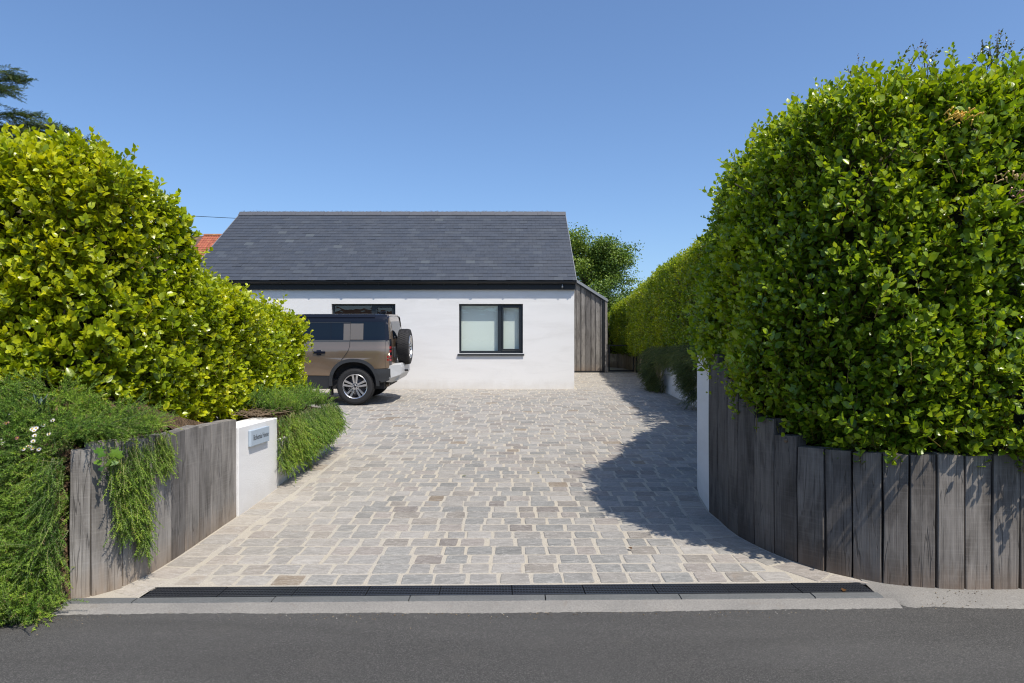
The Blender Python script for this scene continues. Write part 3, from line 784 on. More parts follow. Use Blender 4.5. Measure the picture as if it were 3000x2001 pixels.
# ------------------------------------------------------------------ timber-clad extension behind the corner
EXY = 23.6
ex = empty('extension', (2.5, EXY, 1.13), 'grey timber clad extension with sloping roof behind the house corner', 'extension')
def ezt(x): return 4.36 - (x - 2.20)*.63
MB().prism([(-1.2, 1.0), (3.22, 1.0), (3.22, ezt(3.22)-.12), (1.2, ezt(1.2)-.12), (-1.2, ezt(3.6)-.12)], EXY+.05, 31, 'y').build('wall', M['larch'], ex)
x = 1.55; alt = 0
while x < 3.10:
    wb = (.125, .045)[alt % 2] * R.uniform(.9, 1.12) if alt % 2 == 0 or True else .1
    xb = min(x + wb, 3.12); pr = .0 if alt % 2 else .022
    xm_ = (x + xb)/2
    V = []; z0 = 1.19
    zb0 = ezt(x) - .13; zb1 = ezt(xb) - .13; y0 = EXY + .022 - pr; y1 = EXY + .047
    P = [(x+.002, y0, z0), (xb-.002, y0, z0), (xb-.002, y0, zb1), (x+.002, y0, zb0), (x+.002, y1, z0), (xb-.002, y1, z0), (xb-.002, y1, zb1), (x+.002, y1, zb0)]
    mk('cladding_board', [(p[0]-xm_, p[1]-EXY, p[2]-z0) for p in P], [(0,1,2,3), (1,5,6,2), (5,4,7,6), (4,0,3,7), (3,2,6,7)], M['larch'], ex, loc=(xm_, EXY, z0))
    x = xb; alt += 1
MB().box(1.5, 3.12, EXY-.03, EXY+.045, 1.10, 1.185).build('base_trim', M['black'], ex)
MB().box(3.125, 3.20, EXY-.04, EXY+.05, 1.10, ezt(3.16)-.11).build('corner_trim', M['black'], ex)
MB().box(3.205, 3.29, EXY-.07, EXY+.05, 1.10, ezt(3.25)-.02).build('corner_post', M['larch'], ex)
rm = MB()
for (t0, t1, yy0) in ((-.10, .0, -.06),):
    rm.prism([(1.3, ezt(1.3)+t0), (3.30, ezt(3.30)+t0), (3.30, ezt(3.30)+t1), (1.3, ezt(1.3)+t1)], EXY-.09, EXY+.05, 'y')
rm.build('roof_edge', M['zinc'], ex)
MB().prism([(1.3, ezt(1.3)-.15), (3.2, ezt(3.2)-.15), (3.2, ezt(3.2)-.102), (1.3, ezt(1.3)-.102)], EXY-.03, EXY+.046, 'y').build('roof_edge_inner_trim', M['black'], ex)  # black inner trim under the grey roof edge
MB().prism([(1.2, ezt(1.2)-.05), (3.34, ezt(3.34)-.05), (3.34, ezt(3.34)+.004), (1.2, ezt(1.2)+.004)], EXY+.052, 31, 'y').build('roof', M['zinc'], ex)

# ------------------------------------------------------------------ gate, posts and the fence past it
gz = GZ(EXY)
gt_ = empty('garden_gate', (3.78, EXY, gz), 'black framed glass gate beside the timber clad extension', 'gate')
f_ = MB(); gx0, gx1 = 3.33, 4.22
f_.box(gx0, gx0+.05, EXY-.02, EXY+.02, gz+.03, gz+.96).box(gx1-.05, gx1, EXY-.02, EXY+.02, gz+.03, gz+.96).box(gx0+.05, gx1-.05, EXY-.02, EXY+.02, gz+.03, gz+.09).box(gx0+.05, gx1-.05, EXY-.02, EXY+.02, gz+.92, gz+.96)
f_.build('gate_frame', M['black'], gt_)
mk('pane', [(gx0+.05, EXY, gz+.09), (gx1-.05, EXY, gz+.09), (gx1-.05, EXY, gz+.92), (gx0+.05, EXY, gz+.92)], [(0,1,2,3)], M['gate_glass'], gt_)
MB().box(gx1-.03, gx1+.0, EXY-.06, EXY-.021, gz+.20, gz+.26).build('latch', M['black'], gt_)
MB().box(gx1+.06, gx1+.12, EXY-.03, EXY+.03, gz-.05, gz+.72).build('gate_post', M['black'], gt_)
fn = empty('board_fence', (4.45, 24, 1.1), 'low pale timber board edging at the drive end beside the gate', 'fence')
pts = [(4.55, 18.0), (4.52, 20.0), (4.48, 22.0), (4.42, 23.5), (4.36, 24.6), (4.15, 25.6), (3.7, 26.2), (3.2, 26.4), (2.6, 26.45)]
Lf = [0]
for a_, b_ in zip(pts, pts[1:]): Lf.append(Lf[-1] + (Vector(b_)-Vector(a_)).length)
def fat(s):
    for i in range(len(pts)-1):
        if Lf[i] <= s <= Lf[i+1] + 1e-6:
            t = (s-Lf[i])/(Lf[i+1]-Lf[i]); return tuple(Vector(pts[i]).lerp(Vector(pts[i+1]), t))
    return pts[-1]
s_ = 0
while s_ < Lf[-1]-.13:
    p0, p1 = fat(s_), fat(s_+.13)
    plank('fence_board', p0, p1, GZ(p0[1])-.05, 1.80 + R.uniform(-.01,.01), .03, M['fence_oak'], fn, gap=.006, back=-1); s_ += .13

# ------------------------------------------------------------------ neighbour with the red roof, cable, house across the lane
nb = empty('neighbour_house', (-17, 44, 1.2), 'neighbouring house with a red tiled roof showing behind the slate roof', 'house')
MB().box(-27, -12.5, 41.5, 49.5, .8, 6.4).build('wall', M['render'], nb)
ny0, nz0, ny1, nz1 = 41.1, 6.3, 45.5, 9.83
nd = Vector((0, ny1-ny0, nz1-nz0)); nl = nd.length; nd /= nl; nn = Vector((0, -nd.z, nd.y))
def NP(x, v, h): return Vector((x, ny0, nz0)) + nd*v + nn*h
m_ = MB(); m_.add([NP(-27.4,0,-.04), NP(-12.1,0,-.04), NP(-12.1,nl,-.04), NP(-27.4,nl,-.04), Vector((-27.4, 2*ny1-ny0, nz0)), Vector((-12.1, 2*ny1-ny0, nz0))], [(0,1,2,3), (3,2,5,4)])
nr = m_.build('roof', M['brown_tile'], nb)
VV = []; FF = []; CC = []; rows_ = int(nl/.28)
for r_ in range(rows_):
    x = -20.5
    while x < -12.1:
        w_ = .17; c = Vector((.40,.115,.06)).lerp(Vector((.28,.075,.045)), R.random()) * R.uniform(.85, 1.15)
        b = len(VV); v0 = nl - (r_+1)*.28; P = [NP(x+.004, v0, .05), NP(x+w_*.55, v0, .066), NP(x+w_, v0, .045), NP(x+w_, v0+.32, .02), NP(x+w_*.55, v0+.32, .036), NP(x+.004, v0+.32, .025)]
        Q = [P[0]-nn*.04, P[2]-nn*.04]
        VV += [tuple(p) for p in P+Q]; FF += [tuple(i+b for i in f) for f in [(0,1,4,5), (1,2,3,4), (6,7,2,1,0)]]; CC += [(c.x, c.y, c.z, 1)]*8; x += w_
o = mk('tiles', VV, FF, M['tile'], nr, col=CC); o['kind'] = 'stuff'
x = -20.5
while x < -12.1:
    c = (.33*R.uniform(.8,1.1), .13, .07, 1)
    hw = .17; V = []
    for xx in (-.148, .148):
        for q in range(7):
            t = math.pi*q/6; V.append((xx, -hw*math.cos(t), hw*.8*math.sin(t)))
    F = [(q, q+1, q+8, q+7) for q in range(6)] + [tuple(range(7)), tuple(range(7, 14))[::-1]]
    mk('ridge_tile', V, F, M['tile'], nr, loc=(x+.15, ny1, nz1-.04), col=c); x += .30
cb = MB().tube([(-34, 35, 9.95), (-26, 35, 9.28), (-20, 35, 9.0), (-16.4, 35, 8.92), (-14.1, 35, 8.80), (-10, 35, 8.75), (-4, 35, 8.9)], .014, 5).build('overhead_cable', M['black'])
tag(cb, 'thin dark overhead cable left of the slate roof', 'cable')
oh = empty('house', (-8, -16, 0), 'brown roofed house across the lane mirrored in the half hidden window', 'house')
MB().box(-17, 4, -22, -15, -.2, 3.2).build('wall', M['render'], oh)
m_ = MB(); m_.add([(-17.5,-14.4,3.0), (4.5,-14.4,3.0), (4.5,-18.5,5.55), (-17.5,-18.5,5.55), (-17.5,-22.6,3.0), (4.5,-22.6,3.0)], [(0,1,2,3), (3,2,5,4), (0,3,4), (1,5,2)])
m_.build('roof', M['brown_tile'], oh)
# ------------------------------------------------------------------ vegetation
G = np.random.default_rng(11)
def unit(v): return v / np.maximum(np.linalg.norm(v, axis=-1, keepdims=True), 1e-9)
_K = G.normal(size=(10, 3)); _P = G.uniform(0, 6.28, 10)
def lump(p, freq=3.0):
    """smooth pseudo-noise, about -1..1"""
    return np.sin(p @ (_K.T * freq) + _P).mean(axis=1) * 2.2

def leaf_geo(L, W, cup=.18, fold=.12, seg=4):
    """ovate leaf along +y, facing +z ; triangles"""
    V = [(0, 0, 0)]; T = []
    ts = np.linspace(0, 1, seg + 1)[1:-1]
    wid = lambda t: W * .5 * (math.sin(math.pi * t ** .82) ** .75)
    rows = []
    for t in ts:
        y = L*t; z = -cup*L*(t-.3)**2; w = wid(t); b = len(V)
        V += [(-w, y, z + fold*w*1.6), (0, y, z), (w, y, z + fold*w*1.6)]; rows.append((b, b+1, b+2))
    V.append((0, L, -cup*L*.49)); tip = len(V)-1
    a_, m_, c_ = rows[0]; T += [(0, m_, a_), (0, c_, m_)]
    for r0, r1 in zip(rows, rows[1:]):
        T += [(r0[0], r0[1], r1[1]), (r0[0], r1[1], r1[0]), (r0[1], r0[2], r1[2]), (r0[1], r1[2], r1[1])]
    a_, m_, c_ = rows[-1]; T += [(a_, m_, tip), (m_, c_, tip)]
    return np.array(V), np.array(T)

def frame(d, up=None, spin=0.0):
    d = np.array(d)/np.linalg.norm(d); up = np.array([0, 0, 1.0]) if up is None else up
    x = np.cross(d, up); x = x/np.linalg.norm(x) if np.linalg.norm(x) > 1e-4 else np.array([1.0, 0, 0])
    z = np.cross(x, d); c, s = math.cos(spin), math.sin(spin)
    return np.stack([x*c + z*s, d, z*c - x*s], axis=1)

def sprig(rng, length=.26, nleaf=10, L=.075, W=.05, old=(.07,.13,.012), new=(.16,.22,.02), stem=(.16,.15,.03), seg=3):
    """shoot along +z with alternate leaves ; returns V,T,C"""
    Vs, Ts, Cs = [], [], []; nb = 0
    bend = rng.uniform(-.25, .25, 2)
    def axis(t): return np.array([bend[0]*length*t*t, bend[1]*length*t*t, length*t])
    for i in range(4):                                # thin three-sided stem
        pass
    st = [axis(t) for t in (0, .5, .95)]; r = .0036
    V = []
    for k, p in enumerate(st):
        for q in range(3): V.append(p + r*(1-.3*k)*np.array([math.cos(2.1*q), math.sin(2.1*q), 0]))
    T = []
    for k in range(2):
        for q in range(3): a_, b_ = k*3+q, k*3+(q+1) % 3; T += [(a_, b_, b_+3), (a_, b_+3, a_+3)]
    Vs.append(np.array(V)); Ts.append(np.array(T)); Cs.append(np.tile(stem, (9, 1))); nb = 9
    ang = rng.uniform(0, 6.28)
    for i in range(nleaf):
        t = .12 + .86*i/(nleaf-1); ang += 2.4 + rng.uniform(-.4, .4)
        el = .35 + .85*t + rng.uniform(-.25, .25)      # leaves stand up towards the tip
        d = np.array([math.cos(ang)*math.cos(el), math.sin(ang)*math.cos(el), math.sin(el)])
        sz = (1.0 - .45*max(0, t-.72)/.28) * rng.uniform(.75, 1.15)
        v, tt = leaf_geo(L*sz, W*sz, rng.uniform(.05, .4), rng.uniform(.05, .22), seg)
        v = v @ frame(d, spin=rng.uniform(-.5, .5)).T + axis(t) + d*.006
        k = t**1.6 * rng.uniform(.5, 1.1); c = np.array(old)*(1-k) + np.array(new)*k; c = c*rng.uniform(.85, 1.15)
        Vs.append(v); Ts.append(tt + nb); Cs.append(np.tile(c, (len(v), 1))); nb += len(v)
    return np.concatenate(Vs), np.concatenate(Ts), np.concatenate(Cs)

def rotmats(d, rng):
    """matrices taking +z to each d with a random spin"""
    d = unit(d); n = len(d); ref = np.where(np.abs(d[:, 2:3]) > .9, np.array([[1.0, 0, 0]]), np.array([[0, 0, 1.0]]))
    x = unit(np.cross(ref, d)); y = np.cross(d, x); a_ = rng.uniform(0, 6.28, n)[:, None]
    xr = x*np.cos(a_) + y*np.sin(a_); yr = np.cross(d, xr)
    return np.stack([xr, yr, d], axis=2)

def scatter(temps, pos, dirs, scale, tint, rng):
    """replicate templates ; tint (n,3) multiplies the template colour"""
    n = len(pos); pick = rng.integers(0, len(temps), n); Rm = rotmats(dirs, rng)
    OV, OT, OC = [], [], []; b = 0
    for k, (V, T, C) in enumerate(temps):
        idx = np.nonzero(pick == k)[0]
        if len(idx) == 0: continue
        W = np.einsum('nij,vj->nvi', Rm[idx], V) * scale[idx][:, None, None] + pos[idx][:, None, :]
        m = len(V); TT = T[None] + (np.arange(len(idx))*m)[:, None, None] + b
        OV.append(W.reshape(-1, 3)); OT.append(TT.reshape(-1, 3)); OC.append((C[None]*tint[idx][:, None, :]).reshape(-1, 3)); b += m*len(idx)
    return np.concatenate(OV), np.concatenate(OT), np.concatenate(OC)

def join(parts):
    V, T, C = [], [], []; b = 0
    for v, t, c in parts: V.append(v); T.append(t + b); C.append(c); b += len(v)
    return np.concatenate(V), np.concatenate(T), np.concatenate(C)

class Path:
    def __init__(s, pts):
        s.p = np.array(pts, float); d = np.linalg.norm(np.diff(s.p[:, :2], axis=0), axis=1); s.l = np.concatenate([[0], np.cumsum(d)]); s.L = s.l[-1]
    def at(s, q):
        return np.stack([np.interp(q, s.l, s.p[:, k]) for k in range(s.p.shape[1])], axis=1)
    def nrm(s, q, side):
        e = .25; a_ = s.at(np.clip(q-e, 0, s.L))[:, :2]; b_ = s.at(np.clip(q+e, 0, s.L))[:, :2]; t = unit(b_-a_)
        return np.stack([t[:, 1], -t[:, 0]], axis=1)*side

def hedge_shell(path, side, n, rng, bulge=.10, rtop=.45, ampl=.10, width=1.3, depth=.22, top_share=.28, freq=2.6, tuck=.10, poke=.10):
    """points and outward normals on a clipped hedge ; path columns: x, y, zbottom, ztop"""
    nt = int(n*top_share); ns = n - nt
    q = rng.uniform(0, path.L, ns); P = path.at(q); N_ = path.nrm(q, side); u = rng.uniform(0, 1, ns)
    H = P[:, 3]-P[:, 2]; z = P[:, 2] + u*H
    k = np.clip((z - (P[:, 3]-rtop))/rtop, 0, 1); inset = rtop*(1-np.sqrt(np.maximum(0, 1-k*k)))*.8
    low = np.clip(1 - u/.12, 0, 1)
    off = bulge*np.sin(np.pi*np.clip(u, 0, 1))**.6 - inset - tuck*low*low
    pos = np.stack([P[:, 0], P[:, 1], z], axis=1)
    N3 = np.stack([N_[:, 0], N_[:, 1], np.zeros(ns)], axis=1)
    nz = lump(pos, freq)*ampl + lump(pos, freq*2.3)*ampl*.45
    pos = pos + N3*(off + nz)[:, None]
    nrm = unit(N3*(1-.8*k)[:, None] + np.array([0, 0, 1.0])*(k*.9)[:, None] - np.array([0, 0, 1.0])*(.45*low)[:, None])
    q2 = rng.uniform(0, path.L, nt); P2 = path.at(q2); N2 = path.nrm(q2, side); dd = rng.uniform(rtop*.5, width, nt)
    pos2 = np.stack([P2[:, 0]-N2[:, 0]*dd, P2[:, 1]-N2[:, 1]*dd, P2[:, 3]], axis=1); pos2[:, 2] += lump(pos2, freq)*ampl
    nr2 = np.tile([0, 0, 1.0], (nt, 1))
    pos = np.concatenate([pos, pos2]); nrm = np.concatenate([nrm, nr2])
    dep = rng.exponential(depth*.36, len(pos)); dep = np.minimum(dep, depth*2) - np.where(rng.uniform(size=len(pos)) < .14, rng.uniform(0, poke, len(pos)), 0)
    return pos - nrm*dep[:, None], nrm, dep

def hedge_core(path, side, inset, width, dz=.3, n=40):
    q = np.linspace(0, path.L, n); P = path.at(q); N_ = path.nrm(q, side); V = []; F = []
    for i in range(n):
        a_ = P[i, :2] - N_[i]*inset; b_ = P[i, :2] - N_[i]*(inset+width)
        V += [(a_[0], a_[1], P[i, 2]+.12), (a_[0], a_[1], P[i, 3]-dz-.25), (a_[0]*.8+b_[0]*.2, a_[1]*.8+b_[1]*.2, P[i, 3]-dz), (b_[0], b_[1], P[i, 3]-dz), (b_[0], b_[1], P[i, 2]+.12)]
    for i in range(n-1):
        for k in range(4): F.append((i*5+k, i*5+k+1, i*5+k+6, i*5+k+5))
        F.append((i*5+4, i*5, i*5+5, i*5+9))
    F += [(0, 1, 2, 3, 4), tuple(5*(n-1)+k for k in (4, 3, 2, 1, 0))]
    return V, F

rngL = np.random.default_rng(5)
LEFT_T = [sprig(rngL, rngL.uniform(.18, .28), int(rngL.integers(8, 12)), .072, .055, old=(.25,.325,.012), new=(.53,.575,.018), stem=(.34,.27,.03)) for _ in range(10)]
RIGHT_T = [sprig(rngL, rngL.uniform(.18, .30), int(rngL.integers(7, 11)), .066, .045, old=(.125,.225,.014), new=(.36,.475,.024), stem=(.22,.17,.03)) for _ in range(10)]
FAR_T = [sprig(rngL, rngL.uniform(.16, .22), 8, .078, .054, old=(.15,.245,.012), new=(.36,.43,.018), stem=(.22,.17,.03), seg=2) for _ in range(6)]

def leaf_parts(hedge, pos, nrm, rng, cols, L, W, n):
    """the leaves that show largest, one object each"""
    meshes = []
    for i in range(8):
        v, t = leaf_geo(L*rng.uniform(.9, 1.25), W*rng.uniform(.9, 1.2), rng.uniform(.05, .35), rng.uniform(.05, .2), 5)
        c = np.array(cols[i % len(cols)])*rng.uniform(.85, 1.15)
        meshes.append(np_mesh('leaf', v, t, M['leaf'], np.tile(c, (len(v), 1))))
    for i in range(min(n, len(pos))):
        up = np.array([0, 0, 1.0]); d = unit((nrm[i]*rng.uniform(.2, .9) + up*rng.uniform(.1, .8) + rng.normal(size=3)*.4)[None])[0]
        fz = unit((nrm[i]*.8 + up*.5 + rng.normal(size=3)*.35)[None])[0]
        x = np.cross(d, fz); x /= max(np.linalg.norm(x), 1e-6); z = np.cross(x, d)
        mt = Matrix(((x[0], d[0], z[0], 0), (x[1], d[1], z[1], 0), (x[2], d[2], z[2], 0), (0, 0, 0, 1)))
        o = bpy.data.objects.new('leaf', meshes[int(rng.integers(0, 8))]); COL.objects.link(o)
        o.location = tuple(pos[i] - d*L*.4); o.rotation_euler = mt.to_euler(); attach(o, hedge)

def branches(path, side, rng, n, parent):
    m = MB()
    for _ in range(n):
        q = rng.uniform(0, path.L, 1); P = path.at(q)[0]; N_ = path.nrm(q, side)[0]; ins = rng.uniform(.25, .5)
        b = np.array([P[0]-N_[0]*ins, P[1]-N_[1]*ins, P[2]-.15]); 
        pts = [b + np.array([rng.normal()*.05*k, rng.normal()*.05*k, (P[3]-P[2])*.85*k/4]) for k in range(5)]
        m.tube(pts, .016, 5, .005)
    o = m.build('branches', M['bark'], parent); o['kind'] = 'stuff'; return o

def tints(pos, rng, lo=.75, hi=1.2, freq=1.6, warm=.15):
    n = len(pos); k = .5 + .35*lump(pos, freq) + rng.normal(size=n)*.22; k = np.clip(k, 0, 1); s = lo + (hi-lo)*k
    w = 1 + (k-.5)*warm*2
    return np.stack([s*w, s, s*np.clip(1.2-.4*k, .6, 1.3)], axis=1)

def hedge(name, label, cat, base, path_pts, side, n, temps, rng, leaf_cols=None, LW_=(.085, .058), nleaf=0, group=None, core=(.42, .9), clear=None, extra=None, up=.75, thin=None, **kw):
    pa = Path(path_pts); h = empty(name, base, label, cat, group)
    pos, nrm, dep = hedge_shell(pa, side, n, rng, **kw)
    if thin is not None:
        kp = (pos[:, 1] > thin) | (rng.uniform(size=len(pos)) < .35); pos, nrm, dep = pos[kp], nrm[kp], dep[kp]
    d = unit(nrm*rng.uniform(.35, 1.0, (len(pos), 1)) + np.array([0, 0, 1.0])*rng.uniform(.1, up*1.4, (len(pos), 1)) + rng.normal(size=pos.shape)*.32)
    sc = rng.uniform(.62, 1.28, len(pos)); org = pos - d*(.17*sc)[:, None]
    parts = [scatter(temps, org, d, sc, tints(pos, rng), rng)]
    if extra is not None:
        ep, ed, es, et = extra; parts.append(scatter(et, ep, ed, es, tints(ep, rng, .8, 1.2), rng))
    V, T, C = join(parts)
    o = link('foliage', np_mesh('foliage', V, T, M['leaf'], C), h); o['kind'] = 'stuff'
    cv, cf = hedge_core(pa, side, *core); mk('dark_filler_core', cv, cf, M['core'], h)  # solid filler behind the leaves, coloured dark for the shaded gaps
    branches(pa, side, rng, int(pa.L*7), h)
    if nleaf:
        vis = np.nonzero(dep < .05)[0]; dist = np.linalg.norm(pos[vis] - np.array([0, 0, 1.62]), axis=1)
        inv = np.abs(pos[vis, 0]) < .76*pos[vis, 1]; vis = vis[inv]; dist = dist[inv]
        sel = vis[np.argsort(dist)[:int(nleaf*2.5)]]; sel = rng.permutation(sel)[:nleaf]
        leaf_parts(h, pos[sel] + nrm[sel]*.02, nrm[sel], rng, leaf_cols, *LW_, nleaf)
    return h, pos, nrm

# left hedge
LH = [(-5.6, 5.42, 1.36, 3.45), (-4.2, 5.45, 1.36, 3.42), (-3.72, 5.48, 1.30, 3.36), (-3.36, 5.62, 1.12, 3.32), (-3.20, 5.95, .99, 3.30), (-3.14, 6.28, .98, 3.26), (-3.13, 6.55, .98, 3.10), (-3.20, 6.80, .98, 2.66), (-3.12, 7.0, .98, 2.42), (-3.04, 7.4, .98, 2.40), (-3.03, 8.2, .98, 2.30), (-3.03, 9.2, .98, 2.27), (-3.07, 9.7, 1.0, 2.20), (-3.35, 9.95, 1.0, 2.16), (-4.2, 10.0, 1.0, 2.1)]
rg1 = np.random.default_rng(21)
lp, ld, ls = [], [], []
for _ in range(60):                                    # shoots that overtop the clipped line
    q_ = rg1.uniform(0, 6.4); P_l = Path(LH).at(np.array([q_]))[0]; N_l = Path(LH).nrm(np.array([q_]), 1)[0]; ins_ = rg1.uniform(.1, .5)
    b_l = np.array([P_l[0]-N_l[0]*ins_, P_l[1]-N_l[1]*ins_, P_l[3] - .12]); hh_ = rg1.uniform(.05, .22); le_ = np.array([rg1.normal()*.2, rg1.normal()*.2, 1.0])
    for k_ in range(3): lp.append(b_l + le_*hh_*k_/3); ld.append(le_ + rg1.normal(size=3)*.3); ls.append(rg1.uniform(.7, 1.0))
hl, hlp, hln = hedge('hedge', 'bright yellow green broadleaf hedge above the left oak sleeper wall', 'hedge', (-3.6, 6.5, 1.0), LH, 1, 8700, LEFT_T, rg1,
      [(.34,.40,.015), (.25,.33,.012), (.44,.48,.02), (.20,.28,.012)], (.076, .057), 300, bulge=.07, ampl=.12, freq=3.2, poke=.12, tuck=.05, rtop=.30, extra=(np.array(lp), np.array(ld), np.array(ls), LEFT_T))
# right hedge
RH = [(4.15, 10.7, 1.75, 3.95), (3.55, 9.7, 1.75, 3.8), (2.95, 8.75, 1.72, 3.68), (2.52, 8.0, 1.68, 3.52), (2.28, 7.45, 1.60, 3.44), (2.18, 6.95, 1.50, 3.58), (2.11, 6.5, 1.28, 3.66), (2.07, 6.05, 1.07, 3.66), (2.09, 5.68, .95, 3.68), (2.20, 5.34, .92, 3.70), (2.39, 5.05, .91, 3.70), (2.68, 4.82, .915, 3.69), (2.98, 4.71, .92, 3.69), (3.35, 4.66, .92, 3.69), (3.9, 4.66, .92, 3.70), (4.5, 4.66, .92, 3.70)]
rg2 = np.random.default_rng(22)
# loose upright shoots that break the clipped outline
ep, ed, es = [], [], []
SH = [(2.36, 7.0, 3.3, .42), (2.4, 6.85, 3.4, .5), (2.36, 6.7, 3.45, .45), (2.32, 7.05, 3.25, .42), (2.46, 6.4, 3.45, .35), (2.5, 6.15, 3.45, .3), (2.8, 5.3, 3.55, .28), (3.0, 5.2, 3.6, .3), (3.3, 5.1, 3.62, .3), (2.6, 5.5, 3.5, .25), (2.45, 5.75, 3.45, .25), (3.6, 5.1, 3.65, .3), (3.15, 5.2, 3.6, .35)]
sh = MB()
for (x, y, z, hgt) in SH:
    le = np.array([rg2.normal()*.14 - .05, rg2.normal()*.1, 1.0])
    sh.tube([(x, y, z-.3), tuple(np.array([x, y, z]) + le*hgt*.5), tuple(np.array([x, y, z]) + le*hgt)], .006, 5, .003)
    k = int(hgt/.07)
    for i in range(k):
        t = i/k; ep.append(np.array([x, y, z]) + le*hgt*t); ed.append(le + rg2.normal(size=3)*.55*(1-t*.6)); es.append(rg2.uniform(.6, .95)*(1-.35*t))
hr, hrp, hrn = hedge('hedge', 'towering glossy green broadleaf hedge above the dark oak sleeper wall', 'hedge', (3.2, 5.8, 1.0), RH, 1, 12500, RIGHT_T, rg2,
      [(.19,.29,.018), (.14,.225,.016), (.28,.37,.024), (.11,.19,.014)], (.068, .047), 300, bulge=.08, ampl=.15, freq=3.1, poke=.14, tuck=.07, rtop=.32, top_share=.2, extra=(np.array(ep), np.array(ed), np.array(es), RIGHT_T), width=1.6)
sh.build('loose_shoots', M['bark'], hr)['kind'] = 'stuff'
# far hedge along the shaded wall
FH = [(4.0, 27.3, 1.9, 3.85), (4.0, 24.0, 1.78, 3.85), (3.92, 21.5, 1.74, 4.0), (3.84, 18.5, 1.78, 4.12), (3.82, 15.5, 1.85, 4.12), (3.84, 12.5, 1.88, 4.32), (3.88, 10.4, 1.85, 4.75), (3.92, 9.2, 1.85, 4.8), (3.95, 7.9, 1.8, 4.7)]
rg3 = np.random.default_rng(23)
hedge('hedge', 'long clipped hedge running back above the shaded white wall', 'hedge', (4.4, 15, 1.7), FH, 1, 8500, FAR_T, rg3, bulge=.06, ampl=.05, rtop=.35, width=1.1, up=.9, core=(.35, .9), thin=11.5)
EH = [(6.2, 27.6, 1.3, 3.5), (4.6, 27.4, 1.3, 3.45), (3.2, 27.4, 1.3, 3.4), (2.0, 27.5, 1.3, 3.4)]
rg4 = np.random.default_rng(24)
hedge('hedge', 'shorter clipped hedge closing the view behind the glass gate', 'hedge', (4, 27.8, 1.3), EH, -1, 1500, FAR_T, rg4, bulge=.05, ampl=.05, rtop=.3, width=.9, core=(.3, .6))

# honeysuckle flowers tangled in the right hedge
rgh = np.random.default_rng(3)
for (x, y, z, n, lab) in ((2.95, 4.56, 3.20, 30, 'orange yellow honeysuckle cluster high in the right hedge'), (3.27, 4.50, 2.785, 18, 'pale honeysuckle cluster at the right picture edge'), (3.28, 4.50, 2.645, 10, 'small pink honeysuckle cluster below the pale one')):
    m = MB()
    for i in range(n):
        o_ = np.array([rgh.normal()*.06, rgh.normal()*.015, rgh.normal()*.02]); d = unit((np.array([rgh.normal()*.6, -.7, rgh.uniform(.1, .9)]))[None])[0]
        p = np.array([x, y, z]) + o_ - np.array([0, .06, 0]); m.tube([tuple(p), tuple(p + d*.03), tuple(p + d*.05 + np.array([0, 0, -.006]))], .003, 4, .0065)
    o = m.build('honeysuckle', simple('honeysuckle_petal', (.80,.52,.10) if n > 20 else ((.60,.42,.20) if n > 12 else (.5,.25,.2)), .6)); tag(o, lab, 'flower', 'honeysuckle in the hedge')

# bramble shoots over the top of the right hedge
BR = [sprig(rngL, .22, 9, .042, .030, old=(.07,.10,.02), new=(.14,.15,.03), stem=(.13,.08,.05)) for _ in range(3)] 
BRR = [sprig(rngL, .20, 7, .036, .024, old=(.10,.09,.03), new=(.16,.055,.03), stem=(.13,.06,.04)) for _ in range(3)]
br = empty('bramble', (2.9, 5.2, 3.9), 'thin bramble shoots with reddish tips arching over the right hedge', 'bramble')
m = MB(); bp, bd, bs, bp2, bd2, bs2 = [], [], [], [], [], []
for (x, y, z, dx, hgt) in ((2.82, 5.25, 3.6, .28, .38), (2.72, 5.3, 3.6, -.05, .28), (3.05, 5.2, 3.66, .12, .22), (3.2, 5.15, 3.68, -.1, .2), (3.35, 5.1, 3.7, .15, .22), (3.5, 5.1, 3.7, .1, .24), (3.62, 5.05, 3.7, -.05, .26), (3.45, 5.05, 3.68, .2, .2)):
    pts = [np.array([x + dx*t, y + .03*math.sin(5*t), z - .2 + (hgt+.2)*(t - .25*t*t)*1.33]) for t in np.linspace(0, 1, 6)]
    m.tube([tuple(p) for p in pts], .005, 5, .002)
    for i in range(5):
        for _ in range(2): bp.append(pts[i] + rgh.normal(size=3)*.03); bd.append(np.array([rgh.normal()*.6, rgh.normal()*.6, 1.0])); bs.append(rgh.uniform(.4, .7))
    bp2.append(pts[5]); bd2.append(pts[5]-pts[4] + rgh.normal(size=3)*.02); bs2.append(rgh.uniform(.35, .55))
m.build('stems', M['bark'], br)
V, T, C = join([scatter(BR, np.array(bp), np.array(bd), np.array(bs), np.ones((len(bp), 3)), rgh), scatter(BRR, np.array(bp2), np.array(bd2), np.array(bs2), np.ones((len(bp2), 3)), rgh)])
o = link('leaves', np_mesh('leaves', V, T, M['leaf'], C), br); o['kind'] = 'stuff'

